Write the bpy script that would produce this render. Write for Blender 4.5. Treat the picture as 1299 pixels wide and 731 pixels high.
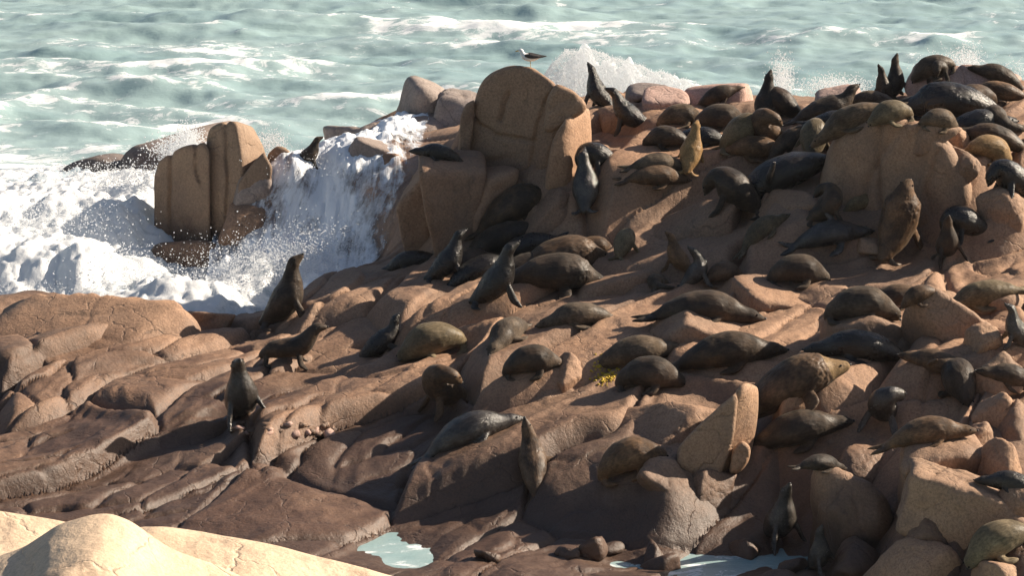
import bpy, bmesh, math, random
import numpy as np
from mathutils import Vector, Matrix
from mathutils.bvhtree import BVHTree

scene = bpy.context.scene
C = scene.collection
for o in list(bpy.data.objects):
    bpy.data.objects.remove(o)

# ------------------------------------------------------------------ camera
W, H = 1299.0, 731.0
CAM_H, PITCH, HFOV = 13.0, math.radians(13.0), math.radians(19.6)
FPX = W / 2 / math.tan(HFOV / 2)
cam = bpy.data.cameras.new('camera')
cam.angle = HFOV
cam.sensor_fit = 'HORIZONTAL'
cam.clip_start = 0.5
cam.clip_end = 9000
cam_o = bpy.data.objects.new('camera', cam)
C.objects.link(cam_o)
cam_o.location = (0, 0, CAM_H)
cam_o.rotation_euler = (math.radians(90) - PITCH, 0, 0)
scene.camera = cam_o

# ------------------------------------------------------------------ sky, sun, exposure
SUN_EL, SUN_AZ = math.radians(30), math.radians(20)      # azimuth from +X (right) towards +Y (away)
to_sun = Vector((math.cos(SUN_EL) * math.cos(SUN_AZ), math.cos(SUN_EL) * math.sin(SUN_AZ), math.sin(SUN_EL)))
world = bpy.data.worlds.new('World')
scene.world = world
world.use_nodes = True
wn = world.node_tree.nodes
wn.clear()
sky = wn.new('ShaderNodeTexSky')
sky.sky_type = 'NISHITA'
sky.sun_disc = False
sky.sun_elevation = SUN_EL
sky.sun_rotation = math.atan2(to_sun.x, to_sun.y)
sky.dust_density = 1.5
bg = wn.new('ShaderNodeBackground')
bg.inputs['Strength'].default_value = 0.05
wo = wn.new('ShaderNodeOutputWorld')
world.node_tree.links.new(sky.outputs[0], bg.inputs[0])
world.node_tree.links.new(bg.outputs[0], wo.inputs[0])
sun = bpy.data.lights.new('sun', 'SUN')
sun.energy = 5.0
sun.angle = math.radians(0.5)
sun.color = (1.0, 0.87, 0.70)
sun_o = bpy.data.objects.new('sun', sun)
C.objects.link(sun_o)
sun_o.rotation_euler = (-to_sun).to_track_quat('-Z', 'Y').to_euler()
sun_o.location = (30, 20, 30)
scene.view_settings.view_transform = 'Standard'
scene.view_settings.look = 'None'
scene.view_settings.gamma = 1.0
scene.view_settings.exposure = 0.92
scene.view_settings.use_curve_mapping = False
scene.render.engine = 'CYCLES'

# ------------------------------------------------------------------ pixel helpers
def raydir(px, py):
    cx, cy = (px - W / 2) / FPX, (H / 2 - py) / FPX
    c, s = math.cos(PITCH), math.sin(PITCH)
    return Vector((cx, c + cy * s, -s + cy * c))

def at_z(px, py, z):
    d = raydir(px, py)
    t = (z - CAM_H) / d.z
    return Vector((d.x * t, d.y * t, z))

def at_y(px, py, y):
    d = raydir(px, py)
    t = y / d.y
    return Vector((d.x * t, y, CAM_H + d.z * t))

# ------------------------------------------------------------------ noise
_rng = np.random.RandomState(7)
_perm = _rng.permutation(256)
_perm = np.concatenate([_perm, _perm, _perm])
_val = _rng.rand(256) * 2 - 1

def vnoise(x, y, z=0.0):
    x, y, z = np.broadcast_arrays(np.asarray(x, float), np.asarray(y, float), np.asarray(z, float))
    xi, yi, zi = np.floor(x).astype(int), np.floor(y).astype(int), np.floor(z).astype(int)
    fx, fy, fz = x - xi, y - yi, z - zi
    u, v, w = [f * f * f * (f * (f * 6 - 15) + 10) for f in (fx, fy, fz)]
    def h(a, b, c):
        return _val[_perm[(_perm[(_perm[(a) & 255] + b) & 255] + c) & 255]]
    r = 0
    for dz, wz in ((0, 1 - w), (1, w)):
        a = h(xi, yi, zi + dz) * (1 - u) + h(xi + 1, yi, zi + dz) * u
        b = h(xi, yi + 1, zi + dz) * (1 - u) + h(xi + 1, yi + 1, zi + dz) * u
        r = r + (a * (1 - v) + b * v) * wz
    return r

def fbm(x, y, z=0.0, o=4, g=0.5):
    r, a = 0, 1.0
    for i in range(o):
        r = r + a * vnoise(np.asarray(x) * 2 ** i + 17.3 * i, np.asarray(y) * 2 ** i + 5.1 * i, np.asarray(z) * 2 ** i + 9.7 * i)
        a *= g
    return r

def sstep(a, b, x):
    t = np.clip((x - a) / (b - a), 0, 1)
    return t * t * (3 - 2 * t)

# ------------------------------------------------------------------ materials
def new_mat(name):
    m = bpy.data.materials.new(name)
    m.use_nodes = True
    nt = m.node_tree
    nt.nodes.clear()
    out = nt.nodes.new('ShaderNodeOutputMaterial')
    return m, nt, out

def N(nt, t, **kw):
    n = nt.nodes.new(t)
    for k, v in kw.items():
        if k in ('operation', 'blend_type', 'data_type', 'noise_dimensions', 'attribute_name', 'feature', 'distance'):
            setattr(n, k, v)
        else:
            n.inputs[k.replace('_', ' ')].default_value = v
    return n

def L(nt, a, b):
    nt.links.new(a, b)

def ramp(nt, src, stops):
    r = nt.nodes.new('ShaderNodeValToRGB')
    els = r.color_ramp.elements
    while len(els) < len(stops):
        els.new(0.5)
    for e, (p, c) in zip(els, stops):
        e.position = p
        e.color = (c[0], c[1], c[2], 1) if isinstance(c, (tuple, list)) else (c, c, c, 1)
    L(nt, src, r.inputs[0])
    return r

def mixc(nt, fac, a, b, mode='MIX'):
    m = nt.nodes.new('ShaderNodeMix')
    m.data_type = 'RGBA'
    m.blend_type = mode
    for s, v in ((m.inputs[0], fac), (m.inputs[6], a), (m.inputs[7], b)):
        if hasattr(v, 'node'):
            L(nt, v, s)
        elif isinstance(v, (tuple, list)):
            s.default_value = (v[0], v[1], v[2], 1)
        else:
            s.default_value = v
    return m.outputs[2]

def mathn(nt, op, a, b=0.0, clamp=False):
    m = nt.nodes.new('ShaderNodeMath')
    m.operation = op
    m.use_clamp = clamp
    for s, v in ((m.inputs[0], a), (m.inputs[1], b)):
        if hasattr(v, 'node'):
            L(nt, v, s)
        else:
            s.default_value = v
    return m.outputs[0]

def rock_mat(name, c1, c2, c3, wet=True, grain=1.0, obj_var=True):
    m, nt, out = new_mat(name)
    geo = nt.nodes.new('ShaderNodeNewGeometry')
    pos = geo.outputs['Position']
    bs = nt.nodes.new('ShaderNodeBsdfPrincipled')
    big = N(nt, 'ShaderNodeTexNoise', Scale=0.45, Detail=5.0, Roughness=0.6)
    L(nt, pos, big.inputs['Vector'])
    mid = N(nt, 'ShaderNodeTexNoise', Scale=2.6, Detail=6.0, Roughness=0.65)
    L(nt, pos, mid.inputs['Vector'])
    fine = N(nt, 'ShaderNodeTexNoise', Scale=26.0, Detail=5.0, Roughness=0.7)
    L(nt, pos, fine.inputs['Vector'])
    spk = N(nt, 'ShaderNodeTexNoise', Scale=75.0, Detail=2.0, Roughness=0.6)
    L(nt, pos, spk.inputs['Vector'])
    col = mixc(nt, ramp(nt, big.outputs[0], [(0.36, 0.0), (0.64, 1.0)]).outputs[0], c1, c2)
    col = mixc(nt, ramp(nt, mid.outputs[0], [(0.50, 0.0), (0.72, 0.75)]).outputs[0], col, c3)
    f = ramp(nt, fine.outputs[0], [(0.30, 0.50), (0.5, 1.0), (0.72, 1.35)])
    col = mixc(nt, 0.8 * grain, col, f.outputs[0], 'MULTIPLY')
    s = ramp(nt, spk.outputs[0], [(0.3, 0.7), (0.5, 1.0), (0.7, 1.25)])
    col = mixc(nt, 0.6 * grain, col, s.outputs[0], 'MULTIPLY')
    if obj_var:
        oi = nt.nodes.new('ShaderNodeObjectInfo')
        v = ramp(nt, oi.outputs['Random'], [(0.0, (0.80, 0.78, 0.78)), (0.5, (1, 1, 1)), (1.0, (1.12, 1.06, 1.0))])
        col = mixc(nt, 1.0, col, v.outputs[0], 'MULTIPLY')
    # reddish iron-stained and dark algae patches
    st = N(nt, 'ShaderNodeTexNoise', Scale=1.1, Detail=7.0, Roughness=0.7)
    mp = nt.nodes.new('ShaderNodeMapping')
    mp.inputs['Location'].default_value = (13, 7, 3)
    L(nt, pos, mp.inputs['Vector'])
    L(nt, mp.outputs[0], st.inputs['Vector'])
    col = mixc(nt, ramp(nt, st.outputs[0], [(0.56, 0.0), (0.70, 0.55)]).outputs[0], col, (0.16, 0.085, 0.055))
    # weathered joints: thin dark seams with dirt in them
    wv = nt.nodes.new('ShaderNodeVectorMath')
    wv.operation = 'MULTIPLY_ADD'
    L(nt, big.outputs[1], wv.inputs[0])
    wv.inputs[1].default_value = (1.6, 1.6, 1.6)
    L(nt, pos, wv.inputs[2])
    ck = nt.nodes.new('ShaderNodeTexVoronoi')
    ck.feature = 'DISTANCE_TO_EDGE'
    ck.inputs['Scale'].default_value = 0.85
    L(nt, wv.outputs[0], ck.inputs['Vector'])
    seam = ramp(nt, mathn(nt, 'ADD', ck.outputs['Distance'], mathn(nt, 'MULTIPLY', mathn(nt, 'SUBTRACT', mid.outputs[0], 0.42), 0.10)), [(0.0, 1.0), (0.022, 0.0)])
    col = mixc(nt, mathn(nt, 'MULTIPLY', mathn(nt, 'MULTIPLY', seam.outputs[0], ramp(nt, big.outputs[0], [(0.45, 0.0), (0.6, 1.0)]).outputs[0]), 0.55 if obj_var else 0.35), col, (0.05, 0.035, 0.028))
    # grey-brown weathering rind
    we = N(nt, 'ShaderNodeTexNoise', Scale=0.8, Detail=8.0, Roughness=0.72)
    mw = nt.nodes.new('ShaderNodeMapping')
    mw.inputs['Location'].default_value = (5, 41, 17)
    L(nt, pos, mw.inputs['Vector'])
    L(nt, mw.outputs[0], we.inputs['Vector'])
    if obj_var:
        col = mixc(nt, ramp(nt, we.outputs[0], [(0.50, 0.0), (0.66, 0.45)]).outputs[0], col, (0.15, 0.108, 0.082))
    # pale guano and salt smears
    gu = N(nt, 'ShaderNodeTexNoise', Scale=1.7, Detail=8.0, Roughness=0.75)
    mg = nt.nodes.new('ShaderNodeMapping')
    mg.inputs['Location'].default_value = (31, 3, 9)
    L(nt, pos, mg.inputs['Vector'])
    L(nt, mg.outputs[0], gu.inputs['Vector'])
    col = mixc(nt, ramp(nt, gu.outputs[0], [(0.63, 0.0), (0.76, 0.35)]).outputs[0], col, (0.52, 0.42, 0.33))
    rough = 0.78
    if wet:
        sep = nt.nodes.new('ShaderNodeSeparateXYZ')
        L(nt, pos, sep.inputs[0])
        wz = mathn(nt, 'ADD', sep.outputs[2], mathn(nt, 'MULTIPLY', mathn(nt, 'SUBTRACT', big.outputs[0], 0.5), 2.2))
        wz = mathn(nt, 'ADD', wz, mathn(nt, 'MULTIPLY', mathn(nt, 'SUBTRACT', mid.outputs[0], 0.5), 0.8))
        wet_shade = ramp(nt, mathn(nt, 'MULTIPLY', wz, 0.25), [(0.12, 1.0), (0.36, 0.0)])
        dark = mixc(nt, 1.0, col, (0.30, 0.28, 0.29), 'MULTIPLY')  # wet band near the sea, deepened to paint in the lower slope's own shade
        col = mixc(nt, wet_shade.outputs[0], col, dark)
        rr = nt.nodes.new('ShaderNodeMapRange')
        L(nt, wet_shade.outputs[0], rr.inputs[0])
        rr.inputs[3].default_value = 0.78
        rr.inputs[4].default_value = 0.52
        L(nt, rr.outputs[0], bs.inputs['Roughness'])
    else:
        bs.inputs['Roughness'].default_value = rough
    L(nt, col, bs.inputs['Base Color'])
    b1 = nt.nodes.new('ShaderNodeBump')
    b1.inputs['Strength'].default_value = 0.8
    b1.inputs['Distance'].default_value = 0.05
    L(nt, mathn(nt, 'SUBTRACT', mid.outputs[0], mathn(nt, 'MULTIPLY', seam.outputs[0], 0.25)), b1.inputs['Height'])
    b2 = nt.nodes.new('ShaderNodeBump')
    b2.inputs['Strength'].default_value = 0.55 * grain
    b2.inputs['Distance'].default_value = 0.02
    L(nt, fine.outputs[0], b2.inputs['Height'])
    L(nt, b1.outputs[0], b2.inputs['Normal'])
    L(nt, b2.outputs[0], bs.inputs['Normal'])
    L(nt, bs.outputs[0], out.inputs[0])
    return m

M_ROCK = rock_mat('granite', (0.28, 0.165, 0.10), (0.34, 0.21, 0.134), (0.22, 0.128, 0.08))
M_TAN = rock_mat('tan_granite', (0.32, 0.195, 0.12), (0.38, 0.24, 0.15), (0.26, 0.155, 0.095), wet=False)
M_PILLAR = rock_mat('pillar_granite', (0.25, 0.165, 0.11), (0.31, 0.21, 0.135), (0.20, 0.135, 0.09), wet=True, grain=0.8)
M_PINK = rock_mat('pink_granite', (0.42, 0.27, 0.22), (0.50, 0.34, 0.28), (0.36, 0.22, 0.18), wet=False)
M_GREY = rock_mat('grey_granite', (0.24, 0.19, 0.17), (0.30, 0.25, 0.22), (0.19, 0.15, 0.13), wet=True)
M_PALE = rock_mat('pale_granite', (0.60, 0.44, 0.30), (0.68, 0.52, 0.37), (0.55, 0.40, 0.27), wet=False, grain=0.55, obj_var=False)

def simple_mat(name, col, rough=0.5, spec=0.5, bump=None):
    m, nt, out = new_mat(name)
    bs = nt.nodes.new('ShaderNodeBsdfPrincipled')
    bs.inputs['Base Color'].default_value = (*col, 1)
    bs.inputs['Roughness'].default_value = rough
    bs.inputs['Specular IOR Level'].default_value = spec
    if bump:
        t = N(nt, 'ShaderNodeTexNoise', Scale=bump[0], Detail=4.0)
        tc = nt.nodes.new('ShaderNodeTexCoord')
        L(nt, tc.outputs['Object'], t.inputs['Vector'])
        b = nt.nodes.new('ShaderNodeBump')
        b.inputs['Strength'].default_value = bump[1]
        b.inputs['Distance'].default_value = 0.02
        L(nt, t.outputs[0], b.inputs['Height'])
        L(nt, b.outputs[0], bs.inputs['Normal'])
        r = ramp(nt, t.outputs[0], [(0.3, tuple(c * 0.7 for c in col)), (0.7, tuple(min(1, c * 1.25) for c in col))])
        L(nt, r.outputs[0], bs.inputs['Base Color'])
    L(nt, bs.outputs[0], out.inputs[0])
    return m

def fur_mat(name, back, belly, rough, wetness):
    """Seal coat: darker/lighter mottling, clumped fur relief; wet coats are glossy."""
    m, nt, out = new_mat(name)
    bs = nt.nodes.new('ShaderNodeBsdfPrincipled')
    tc = nt.nodes.new('ShaderNodeTexCoord')
    oi = nt.nodes.new('ShaderNodeObjectInfo')
    off = nt.nodes.new('ShaderNodeVectorMath')
    off.operation = 'SCALE'
    cmb = nt.nodes.new('ShaderNodeCombineXYZ')
    for k in range(3):
        L(nt, oi.outputs['Random'], cmb.inputs[k])
    L(nt, cmb.outputs[0], off.inputs[0])
    off.inputs[3].default_value = 37.0
    add = nt.nodes.new('ShaderNodeVectorMath')
    add.operation = 'ADD'
    L(nt, tc.outputs['Object'], add.inputs[0])
    L(nt, off.outputs[0], add.inputs[1])
    pos = add.outputs[0]
    mot = N(nt, 'ShaderNodeTexNoise', Scale=3.2, Detail=5.0, Roughness=0.6)
    L(nt, pos, mot.inputs['Vector'])
    fur = N(nt, 'ShaderNodeTexNoise', Scale=34.0, Detail=4.0, Roughness=0.65)
    fm = nt.nodes.new('ShaderNodeMapping')
    fm.inputs['Scale'].default_value = (.45, 1.2, 1.0)
    L(nt, pos, fm.inputs['Vector'])
    L(nt, fm.outputs[0], fur.inputs['Vector'])
    col = mixc(nt, ramp(nt, mot.outputs[0], [(0.4, 0.0), (0.66, 1.0)]).outputs[0], back, belly)
    col = mixc(nt, 0.8, col, ramp(nt, fur.outputs[0], [(0.3, 0.5), (0.5, 1.0), (0.72, 1.6)]).outputs[0], 'MULTIPLY')
    v = ramp(nt, oi.outputs['Random'], [(0.0, (0.72, 0.70, 0.70)), (0.5, (1, 1, 1)), (1.0, (1.25, 1.15, 1.0))])
    col = mixc(nt, 1.0, col, v.outputs[0], 'MULTIPLY')
    L(nt, col, bs.inputs['Base Color'])
    wp = N(nt, 'ShaderNodeTexNoise', Scale=2.3, Detail=4.0, Roughness=0.6)
    L(nt, tc.outputs['Object'], wp.inputs['Vector'])
    wr = nt.nodes.new('ShaderNodeMapRange')
    L(nt, ramp(nt, wp.outputs[0], [(0.42, 0.0), (0.60, 1.0)]).outputs[0], wr.inputs[0])
    wr.inputs[3].default_value = rough * .55
    wr.inputs[4].default_value = min(1, rough * 1.25)
    L(nt, wr.outputs[0], bs.inputs['Roughness'])
    bs.inputs['Specular IOR Level'].default_value = 0.14 + 0.34 * wetness
    bs.inputs['Sheen Weight'].default_value = 0.08 * (1 - wetness)
    bs.inputs['Sheen Roughness'].default_value = 0.5
    bs.inputs['Sheen Tint'].default_value = (0.8, 0.7, 0.55, 1)
    b = nt.nodes.new('ShaderNodeBump')
    b.inputs['Strength'].default_value = 0.45 + 0.35 * wetness
    b.inputs['Distance'].default_value = 0.02
    L(nt, fur.outputs[0], b.inputs['Height'])
    L(nt, b.outputs[0], bs.inputs['Normal'])
    L(nt, bs.outputs[0], out.inputs[0])
    return m

FUR = {
    'black': fur_mat('black_wet_fur', (0.014, 0.012, 0.011), (0.030, 0.024, 0.020), 0.36, 0.9),
    'dark': fur_mat('dark_brown_fur', (0.024, 0.018, 0.014), (0.078, 0.052, 0.035), 0.66, 0.3),
    'grey': fur_mat('grey_brown_fur', (0.055, 0.041, 0.031), (0.13, 0.097, 0.069), 0.74, 0.1),
    'olive': fur_mat('olive_fur', (0.095, 0.074, 0.046), (0.19, 0.148, 0.092), 0.65, 0.0),
    'brown': fur_mat('brown_fur', (0.055, 0.034, 0.022), (0.16, 0.096, 0.055), 0.66, 0.2),
    'tan': fur_mat('tan_fur', (0.20, 0.125, 0.060), (0.30, 0.20, 0.10), 0.65, 0.0),
    'glisten': fur_mat('glistening_wet_fur', (0.028, 0.024, 0.022), (0.085, 0.074, 0.064), 0.22, 1.0),
}
M_EYE = simple_mat('seal_eye', (0.01, 0.008, 0.007), 0.08)
M_SKIN = simple_mat('bare_dark_skin', (0.02, 0.017, 0.016), 0.35)

def foam_only_mat():
    m, nt, out = new_mat('white_foam')
    bs = nt.nodes.new('ShaderNodeBsdfPrincipled')
    geo = nt.nodes.new('ShaderNodeNewGeometry')
    t = N(nt, 'ShaderNodeTexNoise', Scale=5.5, Detail=8.0, Roughness=0.72)
    L(nt, geo.outputs['Position'], t.inputs['Vector'])
    at = N(nt, 'ShaderNodeAttribute')
    at.attribute_name = 'foam'
    thr = mathn(nt, 'ADD', mathn(nt, 'SUBTRACT', t.outputs[0], 0.5), at.outputs['Fac'])
    lace = N(nt, 'ShaderNodeTexNoise', Scale=1.6, Detail=9.0, Roughness=0.7, Distortion=1.2)
    L(nt, geo.outputs['Position'], lace.inputs['Vector'])
    thr = mathn(nt, 'ADD', thr, mathn(nt, 'MULTIPLY', mathn(nt, 'SUBTRACT', lace.outputs[0], 0.5), 1.2))
    f = ramp(nt, thr, [(0.30, 0.0), (0.62, 1.0)])
    L(nt, mixc(nt, f.outputs[0], (0.36, 0.44, 0.50), (0.90, 0.91, 0.92)), bs.inputs['Base Color'])
    bs.inputs['Roughness'].default_value = 0.6
    b = nt.nodes.new('ShaderNodeBump')
    b.inputs['Strength'].default_value = 0.4
    b.inputs['Distance'].default_value = 0.10
    L(nt, t.outputs[0], b.inputs['Height'])
    L(nt, b.outputs[0], bs.inputs['Normal'])
    tr = nt.nodes.new('ShaderNodeBsdfTranslucent')
    tr.inputs[0].default_value = (0.85, 0.9, 0.95, 1)
    mx = nt.nodes.new('ShaderNodeMixShader')
    mx.inputs[0].default_value = 0.25
    L(nt, bs.outputs[0], mx.inputs[1])
    L(nt, tr.outputs[0], mx.inputs[2])
    L(nt, mx.outputs[0], out.inputs[0])
    return m
M_FOAM = foam_only_mat()

def spray_mat():
    m, nt, out = new_mat('spray_droplets')
    d = nt.nodes.new('ShaderNodeBsdfDiffuse')
    d.inputs[0].default_value = (0.92, 0.93, 0.94, 1)
    t = nt.nodes.new('ShaderNodeBsdfTranslucent')
    t.inputs[0].default_value = (0.92, 0.94, 0.96, 1)
    mx = nt.nodes.new('ShaderNodeMixShader')
    mx.inputs[0].default_value = 0.6
    L(nt, d.outputs[0], mx.inputs[1])
    L(nt, t.outputs[0], mx.inputs[2])
    L(nt, mx.outputs[0], out.inputs[0])
    return m
M_SPRAY = spray_mat()

def cascade_mat():
    m, nt, out = new_mat('cascading_water')
    geo = nt.nodes.new('ShaderNodeNewGeometry')
    sep = nt.nodes.new('ShaderNodeSeparateXYZ')
    L(nt, geo.outputs['Position'], sep.inputs[0])
    cmb = nt.nodes.new('ShaderNodeCombineXYZ')
    flow = mathn(nt, 'SUBTRACT', mathn(nt, 'MULTIPLY', sep.outputs[1], 0.5), sep.outputs[2])
    L(nt, mathn(nt, 'ADD', mathn(nt, 'MULTIPLY', sep.outputs[0], 4.2), mathn(nt, 'MULTIPLY', flow, 2.4)), cmb.inputs[0])
    L(nt, mathn(nt, 'MULTIPLY', flow, 1.7), cmb.inputs[1])
    clump = N(nt, 'ShaderNodeTexNoise', Scale=1.7, Detail=6.0, Roughness=0.7)
    L(nt, geo.outputs['Position'], clump.inputs['Vector'])
    t = N(nt, 'ShaderNodeTexNoise', Scale=1.0, Detail=7.0, Roughness=0.72, Distortion=0.5)
    L(nt, cmb.outputs[0], t.inputs['Vector'])
    at = N(nt, 'ShaderNodeAttribute')
    at.attribute_name = 'foam'
    s = mathn(nt, 'ADD', mathn(nt, 'MULTIPLY', mathn(nt, 'SUBTRACT', t.outputs[0], 0.5), 1.5), at.outputs['Fac'])
    s = mathn(nt, 'ADD', s, mathn(nt, 'MULTIPLY', mathn(nt, 'SUBTRACT', clump.outputs[0], 0.5), 1.3))
    f = ramp(nt, s, [(0.28, 0.0), (0.72, 1.0)])
    bs = nt.nodes.new('ShaderNodeBsdfPrincipled')
    bs.inputs['Base Color'].default_value = (0.84, 0.87, 0.91, 1)
    bs.inputs['Roughness'].default_value = 0.5
    b = nt.nodes.new('ShaderNodeBump')
    b.inputs['Strength'].default_value = 0.9
    b.inputs['Distance'].default_value = 0.08
    L(nt, t.outputs[0], b.inputs['Height'])
    L(nt, b.outputs[0], bs.inputs['Normal'])
    tr = nt.nodes.new('ShaderNodeBsdfTransparent')
    gl = nt.nodes.new('ShaderNodeBsdfGlossy')
    gl.inputs['Roughness'].default_value = 0.12
    L(nt, b.outputs[0], gl.inputs['Normal'])
    clear = nt.nodes.new('ShaderNodeMixShader')
    clear.inputs[0].default_value = 0.06
    L(nt, tr.outputs[0], clear.inputs[1])
    L(nt, gl.outputs[0], clear.inputs[2])
    mx = nt.nodes.new('ShaderNodeMixShader')
    L(nt, f.outputs[0], mx.inputs[0])
    L(nt, clear.outputs[0], mx.inputs[1])
    L(nt, bs.outputs[0], mx.inputs[2])
    L(nt, mx.outputs[0], out.inputs[0])
    return m
M_CASC = cascade_mat()

def sea_mat():
    m, nt, out = new_mat('sea_water')
    geo = nt.nodes.new('ShaderNodeNewGeometry')
    mp = nt.nodes.new('ShaderNodeMapping')
    mp.inputs['Scale'].default_value = (0.85, 1.5, 1)
    L(nt, geo.outputs['Position'], mp.inputs['Vector'])
    big = N(nt, 'ShaderNodeTexNoise', Scale=0.09, Detail=3.0)
    L(nt, mp.outputs[0], big.inputs['Vector'])
    t = N(nt, 'ShaderNodeTexNoise', Scale=1.6, Detail=9.0, Roughness=0.74, Distortion=0.8)
    L(nt, mp.outputs[0], t.inputs['Vector'])
    rip = N(nt, 'ShaderNodeTexNoise', Scale=1.3, Detail=8.0, Roughness=0.65)
    L(nt, mp.outputs[0], rip.inputs['Vector'])
    at = N(nt, 'ShaderNodeAttribute')
    at.attribute_name = 'foam'
    s = mathn(nt, 'ADD', mathn(nt, 'MULTIPLY', mathn(nt, 'SUBTRACT', t.outputs[0], 0.5), 2.1), at.outputs['Fac'])
    f = ramp(nt, s, [(0.47, 0.0), (0.57, 0.55), (0.72, 1.0)])
    col = mixc(nt, ramp(nt, big.outputs[0], [(0.38, 0.0), (0.62, 1.0)]).outputs[0], (0.285, 0.41, 0.415), (0.345, 0.47, 0.465))
    # aerated, paler water round the foam
    col = mixc(nt, mathn(nt, 'MULTIPLY', at.outputs['Fac'], 0.75, True), col, (0.50, 0.60, 0.60))
    col = mixc(nt, f.outputs[0], col, (0.86, 0.88, 0.88))
    bs = nt.nodes.new('ShaderNodeBsdfPrincipled')
    L(nt, col, bs.inputs['Base Color'])
    rr = nt.nodes.new('ShaderNodeMapRange')
    L(nt, f.outputs[0], rr.inputs[0])
    rr.inputs[3].default_value = 0.16
    rr.inputs[4].default_value = 0.7
    L(nt, rr.outputs[0], bs.inputs['Roughness'])
    bs.inputs['IOR'].default_value = 1.33
    b = nt.nodes.new('ShaderNodeBump')
    b.inputs['Strength'].default_value = 0.4
    b.inputs['Distance'].default_value = 0.10
    L(nt, rip.outputs[0], b.inputs['Height'])
    L(nt, b.outputs[0], bs.inputs['Normal'])
    L(nt, bs.outputs[0], out.inputs[0])
    return m
M_SEA = sea_mat()

# ------------------------------------------------------------------ mesh helpers
def mesh_obj(name, verts, faces, mat, parent=None, smooth=True, foam=None):
    me = bpy.data.meshes.new(name)
    verts = np.asarray(verts, dtype=np.float32)
    if isinstance(faces, np.ndarray):
        k = faces.shape[1]
        me.vertices.add(len(verts))
        me.vertices.foreach_set('co', verts.ravel())
        me.loops.add(faces.size)
        me.loops.foreach_set('vertex_index', faces.astype(np.int32).ravel())
        me.polygons.add(len(faces))
        me.polygons.foreach_set('loop_start', np.arange(0, faces.size, k, dtype=np.int32))
        me.polygons.foreach_set('loop_total', np.full(len(faces), k, dtype=np.int32))
        me.update(calc_edges=True)
        me.validate()
    else:
        me.from_pydata(verts.tolist(), [], faces)
    if smooth:
        me.polygons.foreach_set('use_smooth', np.ones(len(me.polygons), dtype=bool))
    if foam is not None:
        a = me.attributes.new('foam', 'FLOAT', 'POINT')
        a.data.foreach_set('value', np.asarray(foam, dtype=np.float32))
    me.materials.append(mat)
    o = bpy.data.objects.new(name, me)
    C.objects.link(o)
    if parent:
        o.parent = parent
    return o

def tag(o, label=None, cat=None, group=None, kind=None):
    for k, v in (('label', label), ('category', cat), ('group', group), ('kind', kind)):
        if v:
            o[k] = v
    return o

def grid_faces(nx, ny):
    i = np.arange(nx * ny).reshape(ny, nx)
    return np.stack([i[:-1, :-1].ravel(), i[:-1, 1:].ravel(), i[1:, 1:].ravel(), i[1:, :-1].ravel()], 1)

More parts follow.
